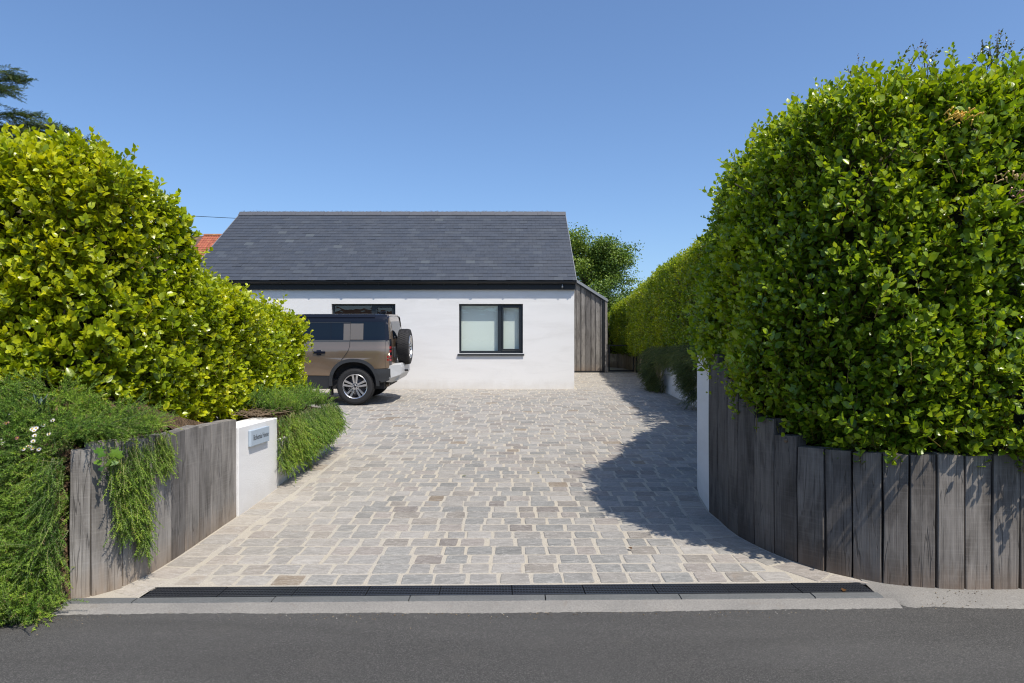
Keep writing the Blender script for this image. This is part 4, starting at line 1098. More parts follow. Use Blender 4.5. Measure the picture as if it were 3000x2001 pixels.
# ------------------------------------------------------------------ rosemary
def strand(rng, length=.30, n=64, nl=.024, droop=.5, base=(.070,.150,.015), tip=(.25,.40,.045)):
    V, T, C = [], [], []; b = 0
    def ax(t): return np.array([0, droop*length*t*t*.5, length*(t - .12*t*t)])
    pts = [ax(t) for t in (0, .35, .7, 1)]
    for k, p in enumerate(pts):
        for q in range(3): V.append(p + .0022*(1-.2*k)*np.array([math.cos(2.1*q), math.sin(2.1*q), 0]))
        C += [(.24,.25,.11)]*3
    for k in range(3):
        for q in range(3): a_, c_ = k*3+q, k*3+(q+1) % 3; T += [(a_, c_, c_+3), (a_, c_+3, a_+3)]
    b = 12
    for i in range(n):
        t = .06 + .94*i/n; an = i*2.39996 + rng.uniform(-.3, .3); el = .22 + .55*t + rng.uniform(-.25, .25)
        d = np.array([math.cos(an)*math.cos(el), math.sin(an)*math.cos(el), math.sin(el)]); L = nl*rng.uniform(.7, 1.15)*(1-.35*max(0, t-.8)/.2)
        s = np.cross(d, rng.normal(size=3)); s = s/np.linalg.norm(s)*.0027; p = ax(t)
        V += [p + s, p + d*L, p - s]; T.append((b, b+1, b+2)); b += 3
        if rng.uniform() < .035: C += [(.22,.15,.08)]*3; continue
        k = min(1, t*rng.uniform(.4, 1.1)); C += [tuple(np.array(base)*(1-k) + np.array(tip)*k)]*3
    return np.array(V), np.array(T), np.array(C)
rs = np.random.default_rng(31)
ROS = [strand(rs, rs.uniform(.14, .28), 60, .021) for _ in range(8)]
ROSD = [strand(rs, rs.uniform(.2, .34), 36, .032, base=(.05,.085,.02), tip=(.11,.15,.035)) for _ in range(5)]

def rosemary(name, label, base, pos, dirs, rng, temps, smin=.7, smax=1.15, tl=(.6, 1.35), group=None, stems=None, warm=.16):
    h = empty(name, base, label, 'shrub', group); sc = rng.uniform(smin, smax, len(pos))
    V, T, C = scatter(temps, pos, dirs, sc, tints(pos, rng, *tl, 5.0, warm), rng)
    o = link('foliage', np_mesh('foliage', V, T, M['needle'], C, smooth=False), h); o['kind'] = 'stuff'
    if stems: stems.build('woody_stems', M['stick'], h)
    return h

def bank_pts(n, x0, x1, y0, y1, rng, keep=lambda x, y, z: True):
    P, D = [], []
    while len(P) < n:
        x = rng.uniform(x0, x1); y = rng.uniform(y0, y1); z = bank_z(x, y)
        if not keep(x, y, z): continue
        e = .03; gx = (bank_z(x+e, y)-bank_z(x-e, y))/(2*e); gy = (bank_z(x, y+e)-bank_z(x, y-e))/(2*e)
        if rng.uniform() > min(1, (.35 + .3*math.hypot(gx, gy))): continue
        nr = np.array([-gx, -gy, 1.0]); nr /= np.linalg.norm(nr); dn = np.array([-gx, -gy, -(gx*gx+gy*gy)]); dn = dn/max(np.linalg.norm(dn), .3)
        P.append(np.array([x, y, z]) + nr*(rng.uniform(0, .06) + .05 + .05*math.sin(x*17+y*5)*math.sin(y*19+z*9))); D.append(nr*rng.uniform(.3, .9) + dn*rng.uniform(.2, 1.0) + rng.normal(size=3)*.28)
    return np.array(P), np.array(D)
# the bank at the left roadside
p1, d1 = bank_pts(4000, -4.2, -2.90, 4.16, 5.42, rs, lambda x, y, z: (x < -3.03 or y > 4.85 or (y < 4.40 and x < -2.98)) and abs(x) < .8*y)
mk_ = (p1[:, 0] > -3.2) & (p1[:, 1] > 4.38) & (p1[:, 1] < 4.86); d1[mk_, 0] = -np.abs(d1[mk_, 0]) - .1
ex_ = np.stack([rs.uniform(-3.10, -3.0, 420), rs.uniform(4.28, 4.62, 420), rs.uniform(.0, 1.0, 420)], axis=1); ex_ = ex_[ex_[:, 2] < np.array([bank_z(-3.1, v) + .08 for v in ex_[:, 1]])]
exd = np.stack([rs.uniform(-.5, .12, len(ex_)), rs.uniform(-.9, -.1, len(ex_)), rs.uniform(-1, .3, len(ex_))], axis=1); p1 = np.concatenate([p1, ex_]); d1 = np.concatenate([d1, exd])
ex_ = np.stack([rs.uniform(-3.08, -2.965, 190), rs.uniform(4.36, 4.52, 190), rs.uniform(.0, .5, 190)], axis=1); exd = np.stack([rs.uniform(-.5, .15, 190), rs.uniform(-.6, .0, 190), rs.uniform(-1, .3, 190)], axis=1); p1 = np.concatenate([p1, ex_]); d1 = np.concatenate([d1, exd])
ex_ = np.stack([rs.uniform(-3.07, -2.975, 260), rs.uniform(4.42, 4.55, 260), rs.uniform(.0, .98, 260)], axis=1); exd = np.stack([rs.uniform(-.3, .2, 260), rs.uniform(-.5, .0, 260), rs.uniform(-1, -.2, 260)], axis=1); p1 = np.concatenate([p1, ex_]); d1 = np.concatenate([d1, exd])
rosemary('trailing_rosemary', 'broad mat of trailing rosemary covering the roadside bank at far left', (-3.6, 4.6, 0), p1, d1, rs, ROS)
# tongue hanging down over the sleeper wall
P, D = [], []
for _ in range(900):
    t = rs.uniform(0, 1); s = rs.uniform(0, 1)
    # runs along the wall from y=4.72 to 5.08, tip narrows as it hangs
    if rs.uniform() < .4:
        yy = rs.uniform(4.62, 5.2); xx = lerp_x(LW, yy) - rs.uniform(-.05, .35); zz = 1.07 + rs.uniform(0, .10); P.append((xx, yy, zz)); D.append((rs.uniform(.2, 1.0), -.4 + rs.normal()*.3, rs.uniform(-.4, .5)))
    else:
        wdt = .19*(1 - .55*t); yy = 4.86 + (s-.5)*2*wdt + .02*t; drop = t*(.66 + .16*math.sin(yy*23)); xx = lerp_x(LW, yy) + rs.uniform(.02, .10); P.append((xx, yy - .03, 1.04 - drop)); D.append((rs.uniform(-.05, .35), rs.normal()*.22 - .1, -1.0))
rosemary('trailing_rosemary', 'tongue of rosemary hanging down the face of the left sleeper wall', (-2.75, 4.9, 1.0), np.array(P), np.array(D), rs, ROS, .6, 1.0)
# tuft at the right of the tongue
P, D = [], []
for _ in range(170):
    t = rs.uniform(0, 1); yy = 5.17 + rs.normal()*.045; P.append((lerp_x(LW, yy) + rs.uniform(0, .07), yy, 1.06 - .22*t)); D.append((rs.uniform(0, .4), rs.normal()*.2, -1.0))
rosemary('trailing_rosemary', 'small rosemary tuft over the sleeper top beside the bolt', (-2.68, 5.17, 1.0), np.array(P), np.array(D), rs, ROS, .5, .8)
# big cushion on the planter wall
P, D = [], []
for _ in range(3400):
    yy = rs.uniform(7.60, 9.80); u = rs.uniform(0, 1); ed = min(1, (yy-7.5)/.25, (9.95-yy)/.2); edge = max(.2, ed)
    if u < .35:
        dd = rs.uniform(0, .5); top = .98 + .05*math.sin(yy*5) + .06*math.sin(dd*6) ; P.append((-2.66 - dd + .04*edge, yy, top + rs.uniform(-.05, .05))); D.append((rs.uniform(-.3, .55), rs.normal()*.4 - .15, rs.uniform(.2, 1.0)))
    else:
        drop = rs.uniform(0, 1)*(.52 + .06*math.sin(yy*9) + .05*math.sin(yy*23) - .22*sm((yy-8.2)/1.4)) ; out = (.06 + .09*math.sin(math.pi*min(1, drop/.6 + .15)))*edge
        P.append((-2.63 + out + rs.uniform(-.06, .03), yy, 1.0 - drop)); D.append((rs.uniform(.0, .5), rs.normal()*.3 - .1, -rs.uniform(.4, 1.1)))
stm = MB()
for _ in range(46):
    a0 = np.array([-2.80 + rs.normal()*.06, 7.50 + rs.normal()*.14, .99 + rs.uniform(0, .03)]); a1 = a0 + np.array([rs.normal()*.12, rs.uniform(-.1, .28), rs.uniform(.0, .06)]); a2 = a1 + np.array([rs.normal()*.1, rs.normal()*.12, rs.uniform(-.03, .03)])
    stm.tube([tuple(a0), tuple(a1), tuple(a2)], rs.uniform(.003, .006), 4, .002)
rosemary('trailing_rosemary', 'thick rosemary cushion spilling over the low planter wall left of the drive', (-2.75, 8.7, .9), np.array(P), np.array(D), rs, ROS, .75, 1.15, (.8, 1.35), stems=stm)
mk('planter_soil_mound', [(-2.72, 7.6, .93), (-2.72, 9.85, .90), (-3.2, 9.85, .98), (-3.2, 7.6, .98), (-2.66, 7.62, .6), (-2.66, 9.84, .6)], [(0, 1, 2, 3), (4, 5, 1, 0)], M['soil'])['kind'] = 'structure'
# two dark curtains on the shaded right wall
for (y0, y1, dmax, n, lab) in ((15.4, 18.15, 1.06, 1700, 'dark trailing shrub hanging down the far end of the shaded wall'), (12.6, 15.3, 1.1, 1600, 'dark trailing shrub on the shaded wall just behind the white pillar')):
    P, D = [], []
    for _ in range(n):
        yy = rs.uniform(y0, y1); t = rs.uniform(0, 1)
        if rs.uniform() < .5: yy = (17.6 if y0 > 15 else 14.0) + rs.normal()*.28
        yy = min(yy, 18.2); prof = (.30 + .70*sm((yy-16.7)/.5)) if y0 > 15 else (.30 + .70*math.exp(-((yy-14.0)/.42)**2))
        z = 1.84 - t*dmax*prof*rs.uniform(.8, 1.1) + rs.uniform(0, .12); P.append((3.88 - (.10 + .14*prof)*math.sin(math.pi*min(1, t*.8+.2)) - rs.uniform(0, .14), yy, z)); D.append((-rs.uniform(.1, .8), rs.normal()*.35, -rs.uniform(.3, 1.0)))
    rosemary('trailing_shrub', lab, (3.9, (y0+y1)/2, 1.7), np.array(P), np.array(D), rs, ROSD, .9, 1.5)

# ------------------------------------------------------------------ small plants on the bank
fl = empty('fleabane', (-3.45, 4.75, 1.1), 'white fleabane daisies flowering in the rosemary mat at far left', 'daisies')
def daisy_mesh(pink=False):
    V, T, C = [], [], []
    for i in range(16):
        a_ = 2*math.pi*i/16; c, s = math.cos(a_), math.sin(a_); w = .0024; b = len(V)
        V += [(c*.004 + s*w, s*.004 - c*w, .001), (c*.004 - s*w, s*.004 + c*w, .001), (c*.0145, s*.0145, .0035 + .001*math.sin(i*3))]; T.append((b, b+1, b+2)); C += [(.80,.78,.78) if not pink else (.55,.22,.25)]*3
    return np_mesh('flower', np.array(V), np.array(T), M['petal'], np.array(C), smooth=False)
dm = daisy_mesh(); dmp = daisy_mesh(True)
disc = MB().lathe([(.0, .0045), (.003, .004), (.0048, .002), (.005, 0)], 8, 'z'); dobj = disc.build('flower_centre', simple('yellow_flower_centre', (.55,.38,.03), .7), None, True)
dmesh = dobj.data; bpy.data.objects.remove(dobj)
def bank_img(x, y): return (x, y, bank_z(x, y) + .12)
spots = [(-3.687, 5.02, 1.211), (-3.681, 5.05, 1.224), (-3.58, 4.99, 1.158), (-3.414, 4.86, 1.117), (-3.388, 4.84, 1.107), (-3.387, 4.86, 1.122), (-3.369, 4.82, 1.073), (-3.365, 4.8, 1.037), (-3.37, 4.78, 0.999), (-3.389, 4.78, 1.003), (-3.411, 4.77, 0.986), (-3.353, 4.78, 0.987), (-3.303, 4.77, 0.983), (-3.268, 4.82, 1.085), (-3.369, 5.01, 1.164), (-3.478, 4.8, 1.061), (-3.578, 4.78, 1.046), (-3.558, 4.77, 1.024), (-3.619, 4.89, 1.155), (-3.348, 4.88, 1.144)]
stems_ = MB()
for i, (x, y, z) in enumerate(spots):
    x, y, z = x*.972, y*.972, 1.62 + (z-1.62)*.972; y2 = y
    pk = i in (15, 18); o = link('flower', dmp if pk else dm, fl, (x, y2, z)); sc_ = rs.uniform(1.1, 1.45); o.scale = (sc_, sc_, sc_); o.rotation_euler = (rs.uniform(.5, 1.1), rs.uniform(-.3, .3), 0)
    o2 = bpy.data.objects.new('flower_centre', dmesh); COL.objects.link(o2); o2.parent = o; o2.location = (0, 0, .001)
    stems_.tube([(x, y + .04, z - .2), (x, y2, z - .002)], .001, 3)
stems_.build('stalks', M['stick'], fl)
# ivy leaves
def ivy_mesh(c):
    pts = [(0, 0), (.022, -.006), (.040, .012), (.024, .022), (.030, .040), (.010, .036), (0, .060), (-.010, .036), (-.030, .040), (-.024, .022), (-.040, .012), (-.022, -.006)]
    V = [(0, .02, 0)] + [(x, y, -.004 + .25*abs(x)*.3) for x, y in pts]; T = [(0, i+1, (i+1) % 12 + 1) for i in range(12)]
    return np_mesh('leaf', np.array(V), np.array(T), M['leaf'], np.tile(c, (13, 1)), smooth=True)
iv = [ivy_mesh((.10,.22,.02)), ivy_mesh((.16,.28,.03)), ivy_mesh((.05,.12,.03))]
ig = empty('ivy', (-2.9, 4.62, .9), 'few bright ivy leaves at the top of the end sleeper', 'ivy')
vine = MB(); 
for i, (x, y, z, k) in enumerate(((-2.79, 4.60, .98, 0), (-2.75, 4.58, .96, 0), (-2.79, 4.585, .91, 1), (-2.73, 4.60, .90, 1), (-2.69, 4.63, .95, 1), (-2.70, 4.62, .90, 0), (-2.76, 4.57, .87, 2))):
    o = link('leaf', iv[k], ig, (x, y, z)); o.rotation_euler = (math.radians(65 + 20*math.sin(i*2)), math.radians(15*math.cos(i*3)), math.radians(40*math.sin(i*1.7))); s_ = 1.0 + .3*math.sin(i*5); o.scale = (s_, s_, s_)
vine.tube([(-2.85, 4.66, 1.0), (-2.78, 4.62, .96), (-2.70, 4.66, .93)], .002, 4); vine.build('stem', M['stick'], ig)
ig2 = empty('ivy', (-3.05, 4.5, .5), 'dark ivy leaves creeping along the left edge of the end sleeper', 'ivy'); vine = MB()
for i in range(14):
    z = .85 - i*.055; x = -3.045 + .012*math.sin(i*2.1); y = 4.47 + .01*math.cos(i)
    o = link('leaf', iv[2 if i % 3 else 0], ig2, (x, y, z)); o.rotation_euler = (math.radians(70 + 25*math.sin(i*2)), math.radians(40*math.cos(i*3)), math.radians(70*math.sin(i*1.7))); o.scale = (.75, .75, .75)
vine.tube([(-3.05, 4.49, .9), (-3.05, 4.49, .1)], .002, 4); vine.build('stem', M['stick'], ig2)
# small agave-like plant
ag = empty('agave', (-3.47, 5.12, 1.22), 'small blue grey spiky plant in the soil below the left hedge', 'agave')
for i in range(7):
    a_ = 2*math.pi*i/7 + .3; el = .9 + .3*(i % 2); L_ = .16; d = Vector((math.cos(a_)*math.cos(el), math.sin(a_)*math.cos(el), math.sin(el))); sd = Vector((-math.sin(a_), math.cos(a_), 0))
    pr = [(0, .010), (.35, .015), (.7, .010), (1, .001)]; V = []
    for t, w_ in pr:
        c = d*L_*t - Vector((0, 0, .03*t*t)); V += [c - sd*w_, c - Vector((0, 0, .004*(1-t))), c + sd*w_, c + Vector((0, 0, .003))]
    F = []
    for k in range(3):
        for q in range(4): F.append((k*4+q, k*4+(q+1) % 4, k*4+4+(q+1) % 4, k*4+4+q))
    mk('leaf', V, F, M['leaf'], ag, loc=(-3.47, 5.02, 1.24), col=(.13,.19,.15,1))

# ------------------------------------------------------------------ trees
def tuft(rng, n=26, r=.16, L=.055, W=.035, a_=(.05,.10,.012), b_=(.11,.17,.02)):
    Vs, Ts, Cs = [], [], []; nb = 0
    for i in range(n):
        p = rng.normal(size=3)*r*np.array([1, 1, .45]); d = unit((rng.normal(size=3) + np.array([0, 0, .15]))[None])[0]
        v, t = leaf_geo(L*rng.uniform(.8, 1.2), W*rng.uniform(.8, 1.2), .2, .1, 2); v = v @ frame(d, spin=rng.uniform(-1.5, 1.5)).T + p
        k = rng.uniform(0, 1); c = np.array(a_)*(1-k) + np.array(b_)*k
        Vs.append(v); Ts.append(t+nb); Cs.append(np.tile(c, (len(v), 1))); nb += len(v)
    return np.concatenate(Vs), np.concatenate(Ts), np.concatenate(Cs)
rt_ = np.random.default_rng(41)
tr = empty('beech_tree', (3.3, 33, 1.2), 'leafy green tree rising behind the timber clad extension', 'tree')
tk = MB(); tx, ty = 3.5, 33.0
tk.tube([(tx, ty, 1.0), (tx+.05, ty, 2.6), (tx-.05, ty+.1, 4.2), (tx, ty, 7.2)], .22, 9, .06)
tips = []
for i in range(64):
    a_ = rt_.uniform(0, 6.28); z0 = rt_.uniform(2.2, 6.9); k = (z0-2.2)/5.2; rr = (2.35*math.sqrt(max(.02, 1-(k-.32)**2/.55)))*rt_.uniform(.82, 1.06)
    if 1.6 < a_ < 4.7: rr *= 1.0
    e = np.array([tx + rr*math.cos(a_), ty + rr*math.sin(a_), z0 + .55 + rt_.uniform(-.1, .4)]); s_ = np.array([tx, ty, z0-.5]); mid = (s_+e)/2 + np.array([0, 0, .22])
    tk.tube([tuple(s_), tuple(mid), tuple(e)], .05, 5, .008)
    for j in range(54):
        t = rt_.uniform(.35, 1.04); p = s_*(1-t)**2 + 2*mid*t*(1-t) + e*t*t; tips.append(p + rt_.normal(size=3)*np.array([.26, .26, .13]))
tips = np.array(tips); tk.build('trunk', M['bark'], tr)
TF = [tuft(rt_, 20, .17, .095, .06, (.09,.165,.022), (.23,.32,.055)) for _ in range(6)]
dd = np.tile([0, 0, 1.0], (len(tips), 1)) + rt_.normal(size=tips.shape)*.25
V, T, C = scatter(TF, tips, dd, rt_.uniform(.8, 1.25, len(tips)), tints(tips, rt_, .7, 1.25, 1.5, .1), rt_)
o = link('crown', np_mesh('crown', V, T, M['treeleaf'], C), tr); o['kind'] = 'stuff'

# cypress at the left edge: drooping feathery sprays on reaching boughs
def spray(rng, L=.5, n=26):
    V, T, C = [], [], []
    for i in range(n):
        t = i/n; sd = 1 if i % 2 else -1; p = np.array([0, 0, L*t]); l = L*.34*(1-t*.72)*rng.uniform(.7, 1.2); w = .010
        d = unit(np.array([[sd*.62, rng.normal()*.25, .85]]))[0]; s = unit(np.cross(d, rng.normal(size=3))[None])[0]*w
        for q in range(3):
            p0 = p + d*l*q/3; dq = d + rng.normal(size=3)*.35; b = len(V); V += [p0 - s, p0 + s, p0 + dq*l*.45]; T.append((b, b+1, b+2)); c = rng.uniform(.7, 1.3); C += [(.062*c, .095*c, .022*c)]*3
    b = len(V); V += [(-.004, 0, 0), (.004, 0, 0), (0, 0, L)]; T.append((b, b+1, b+2)); C += [(.12,.08,.05)]*3
    return np.array(V), np.array(T), np.array(C)
rc = np.random.default_rng(51)
SP = [spray(rc, .55, 30) for _ in range(5)]
cy = empty('cypress_tree', (-17.5, 20, 1.0), 'dark conifer with drooping feathery boughs at the upper left edge', 'tree')
tk = MB(); tk.tube([(-17.5, 20, .8), (-17.4, 20, 5), (-17.3, 20, 9), (-17.2, 20, 12.5)], .32, 9, .05)
P, D = [], []
boughs = [((-17.3, 20, 8.8), (-15.6, 20, 9.7), (-14.55, 20, 9.85)), ((-17.3, 20, 8.3), (-15.2, 20, 8.9), (-14.0, 20, 8.75)), ((-17.3, 20, 7.9), (-14.8, 20, 8.7), (-13.25, 20, 8.36)), ((-17.3, 20, 7.4), (-15.0, 20, 8.2), (-13.95, 20, 8.1)),
          ((-17.3, 20, 7.0), (-15.0, 20, 7.7), (-14.2, 20, 7.62)), ((-17.3, 20, 6.6), (-14.3, 20, 7.2), (-12.75, 20, 8.0)), ((-17.3, 20, 6.3), (-14.4, 20, 7.0), (-12.7, 20, 7.25)), ((-17.3, 20, 9.5), (-16.0, 20, 10.0), (-14.75, 20, 9.95)), ((-17.3, 20, 6.0), (-14.6, 20, 6.7), (-13.2, 20, 6.9)), ((-17.3, 20.4, 8.1), (-15.0, 20.4, 8.6), (-13.9, 20.4, 8.45)), ((-17.3, 19.6, 7.2), (-15.0, 19.6, 8.0), (-14.0, 19.6, 7.8)), ((-17.3, 19.7, 9.0), (-15.6, 19.7, 9.4), (-14.6, 19.7, 9.35))]
for k in range(16):
    a_ = rc.uniform(1.2, 5.1); z = rc.uniform(5, 11); rr = rc.uniform(2.2, 3.6)*(1-.05*(z-5)); boughs.append(((-17.3, 20, z), (-17.3 + rr*.6*math.cos(a_), 20 + rr*.6*math.sin(a_), z+.6), (-17.3 + rr*math.cos(a_), 20 + rr*math.sin(a_), z+.6)))
for b0, b1, b2 in boughs:
    b0, b1, b2 = map(np.array, (b0, b1, b2)); cv = [b0*(1-t)**2 + 2*b1*t*(1-t) + b2*t*t for t in np.linspace(0, 1, 8)]; tk.tube([tuple(c) for c in cv], .05, 5, .008)
    for _ in range(78):
        t = rc.uniform(.25, 1.0); p = b0*(1-t)**2 + 2*b1*t*(1-t) + b2*t*t; dr = unit((b2-b1)[None])[0]
        P.append(p + rc.normal(size=3)*np.array([.10, .14, .06])); D.append(dr*1.0 + rc.normal(size=3)*np.array([.25, .35, .25]) + np.array([.15, 0, -.12]))
tk.build('trunk', M['bark'], cy)
P = np.array(P); V, T, C = scatter(SP, P, np.array(D), rc.uniform(.6, 1.1, len(P)), tints(P, rc, .7, 1.4, 1.5, .3), rc)
o = link('crown', np_mesh('crown', V, T, M['needle'], C, smooth=False), cy); o['kind'] = 'stuff'

# ------------------------------------------------------------------ litter on the paving and along the gutter
lt_ = [np_mesh('fallen_leaf', *leaf_geo(.05, .032, .3, .2, 4), M['leaf'], np.tile(c, (11, 1))) for c in ((.35,.28,.03), (.16,.08,.03), (.14,.2,.02))]
for i, (x, y, k, lab) in enumerate(((.32, 8.3, 0, 'yellow fallen leaf right of centre on the setts'), (-.55, 8.15, 2, 'greenish fallen leaf left of centre on the setts'), (.95, 5.6, 1, 'brown fallen leaf near the right edge of the setts'), (2.28, 4.70, 1, 'curled brown leaf on the right end of the drain'), (1.05, 3.25, 2, 'lone greenish leaf lying on the asphalt'))):
    o = link('fallen_leaf', lt_[k], None, (x, y, (GZ(y) + .014) if y > 4.8 else (.016 if y > 4.5 else -.034))); o.rotation_euler = (.2, .15, i*1.9); tag(o, lab, 'leaf')
V, T, C = [], [], []; rq = np.random.default_rng(61)
for _ in range(520):
    if rq.uniform() < .5: x = rq.uniform(-3.0, 2.6); y = 4.44 + DX(x) + abs(rq.normal())*-.06; z = -.033
    elif rq.uniform() < .5: x = rq.uniform(2.7, 3.9); y = rq.uniform(4.5, 4.72); z = -.030 + .05*(y-4.5)/.22
    else: x = rq.uniform(-3.3, -2.7); y = 4.35 + rq.normal()*.08; z = -.033
    s = rq.uniform(.002, .007); b = len(V); h = rq.uniform(0, 6.28)
    q = [np.array([math.cos(h+k*2.1)*s*rq.uniform(.6, 1.3), math.sin(h+k*2.1)*s*rq.uniform(.6, 1.3), 0]) for k in range(3)]
    c = [(.30,.24,.16), (.12,.085,.05), (.34,.32,.29), (.20,.14,.07)][int(rq.integers(0, 4))]
    V += [np.array([x, y, z]) + k_ for k_ in q] + [np.array([x, y, z + s*.8])]; T += [(b, b+1, b+3), (b+1, b+2, b+3), (b+2, b, b+3)]; C += [c]*4
o = link('grit', np_mesh('grit', np.array(V), np.array(T), M['petal'], np.array(C), smooth=False)); tag(o, 'loose grit and litter along the road edge', 'grit', kind='stuff')
# ------------------------------------------------------------------ the car (local frame: +x rearwards, -y towards the drive, origin under the rear axle)
car = empty('car', (-3.38, 15.70, GZ(15.70) + .012), 'bronze off road car with rear mounted spare wheel parked before the house', 'car')
car.rotation_euler = (math.atan(SL), 0, 0)
def YS(z, x=0.0):
    t = [(.30, .90), (.45, .945), (.62, .972), (.66, .985), (.80, .995), (.95, 1.0), (1.10, .998), (1.20, .988), (1.27, .965), (1.33, .952), (1.37, .945), (1.40, .925), (1.80, .862), (1.88, .835), (1.95, .74)]
    y = np.interp(z, [a_ for a_, _ in t], [b_ for _, b_ in t])
    r = max(0, (x - .45)/.30); y -= .05*r**2.2                      # plan curve at the tail
    f = max(0, (-3.2 - x)/.7); y -= .10*f**2
    return float(y)
def panel(name, poly, mat, parent, off=0.0, both=True, xs=None, zs=None):
    """outline in side view wrapped on the body section, on both sides"""
    o_ = None
    for sgn in ((-1, 1) if both else (-1,)):
        bm = bmesh.new(); vs = [bm.verts.new((p[0], 0, p[1])) for p in poly]; bm.faces.new(vs)
        for z in (zs or (.62, .66, .72, .80, .88, .95, 1.03, 1.10, 1.15, 1.20, 1.235, 1.27, 1.30, 1.33, 1.37, 1.40, 1.50, 1.60, 1.70, 1.80, 1.84, 1.88)):
            bmesh.ops.bisect_plane(bm, geom=bm.verts[:] + bm.edges[:] + bm.faces[:], plane_co=(0, 0, z), plane_no=(0, 0, 1))
        for x in (xs or (-3.6, -3.4, -3.2, -2.5, -1.5, -.8, .45, .55, .63, .70)):
            bmesh.ops.bisect_plane(bm, geom=bm.verts[:] + bm.edges[:] + bm.faces[:], plane_co=(x, 0, 0), plane_no=(1, 0, 0))
        bmesh.ops.triangulate(bm, faces=[f for f in bm.faces if len(f.verts) > 4])
        for v in bm.verts: v.co.y = sgn*(YS(v.co.z, v.co.x) + off + flare(v.co.x, v.co.z))
        bm.normal_update()
        fl_ = [f for f in bm.faces if f.normal.y*sgn < 0]
        if fl_: bmesh.ops.reverse_faces(bm, faces=fl_)
        o_ = from_bm(name, bm, mat, parent, True, local=True)
    return o_
def flare(x, z):
    r = math.hypot((x+.02)/.62, (z-.41)/.70); r2 = math.hypot((x+3.04)/.62, (z-.41)/.70); r = min(r, r2)
    return .022*sm((1.25 - r)/.35) if z < 1.2 else 0
def arch(cx, a_, b_, z_lo, z_hi2=None, n=20, e=2.35):
    """points over a wheel arch from front to rear; superellipse about (cx,.41)"""
    P = []
    for k in range(n+1):
        t = math.pi*(1 - k/n); c, s = math.cos(t), math.sin(t)
        P.append((cx + a_*math.copysign(abs(c)**(2/e), c), .41 + b_*abs(s)**(2/e)))
    L_ = [p for p in P if p[0] < cx and p[1] > z_lo + .01]; Rr = [p for p in P if p[0] >= cx and p[1] > (z_lo if z_hi2 is None else z_hi2) + .01]
    return L_ + Rr
AO = (.535, .585); AI = (.475, .525)
rear = arch(-.02, *AO, .64, .79); front = arch(-3.04, *AO, .64)
def xat(cx, z, left): # arch outline x at height z
    s = min(1, max(0, ((z-.41)/AO[1]))); c = (1 - s**2.35)**(1/2.35); return cx + (-1 if left else 1)*AO[0]*c
body = [(-3.80, .66), (xat(-3.04, .66, True), .66)] + [p for p in front if p[1] > .67] + [(xat(-3.04, .66, False), .66), (xat(-.02, .64, True), .64)] + [p for p in rear] + [(xat(-.02, .79, False), .79), (.735, .80), (.745, 1.10), (.735, 1.365), (-2.12, 1.365), (-2.2, 1.30), (-3.5, 1.24), (-3.80, 1.16)]
bd = panel('body', body, M['paint'], car)
panel('sill', [(xat(-3.04, .41, False)+.02, .36), (xat(-.02, .41, True)-.02, .36), (xat(-.02, .60, True)-.005, .635), (xat(-3.04, .60, False)+.005, .635)], M['trim'], car, -.004)
for cx in (-.02, -3.04):
    O = arch(cx, AO[0]+.012, AO[1]+.012, .36, n=26); I = arch(cx, *AI, .36, n=26)
    panel('wheel_arch', O + I[::-1], M['trim'], car, .010)
    lin = MB(); pr = arch(cx, AI[0]+.005, AI[1]+.005, .30, n=20)
    V = [(p[0], y, p[1]) for y in (-.975, -.60, .60, .975) for p in pr]; n = len(pr); F = [(k*n+i, k*n+i+1, (k+1)*n+i+1, (k+1)*n+i) for k in range(3) for i in range(n-1)]
    mk('arch_liner', V, F, M['tyre'], car, local=True)
# belt strip, glass, pillars, roof sides
panel('belt_strip', [(-2.1, 1.366), (.73, 1.366), (.728, 1.392), (-2.08, 1.392)], M['trim'], car, .004)
panel('side_glass', [(-2.02, 1.393), (.71, 1.393), (.685, 1.795), (-1.60, 1.795)], M['cglass'], car)
panel('roof_side', [(-1.62, 1.796), (.70, 1.796), (.66, 1.945), (-1.45, 1.945)], M['gblack'], car, .003)
panel('rear_pillar', [(.655, 1.375), (.735, 1.375), (.70, 1.795), (.625, 1.795)], M['gblack'], car, .004)
panel('signature_panel', [(-.248, 1.405), (-.108, 1.405), (-.108, 1.755), (-.248, 1.755)], M['paint'], car, .006)
panel('signature_panel', [(-.100, 1.412), (.178, 1.412), (.178, 1.757), (-.100, 1.757)], M['paint'], car, .007)
bdg = MB().lathe([(.0, .006), (.018, .005), (.022, 0)], 14, 'y'); b0 = bdg.build('badge', M['alloy'], car, True, loc=(.058, -.905, 1.475), local=True); b0.scale = (1.5, -1, .8)
for (xa, xb) in ((-.530, -.512), (-1.52, -1.44)): panel('window_pillar', [(xa, 1.393), (xb, 1.393), (xb, 1.795), (xa, 1.795)], M['gblack'] if xb > -1 else M['gblack'], car, .004)
panel('window_trim', [(-1.46, 1.393), (-.11, 1.393), (-.11, 1.405), (-1.46, 1.405)], M['trim'], car, .005)
panel('window_trim', [(-1.46, 1.775), (-.11, 1.775), (-.11, 1.785), (-1.46, 1.785)], M['trim'], car, .005)
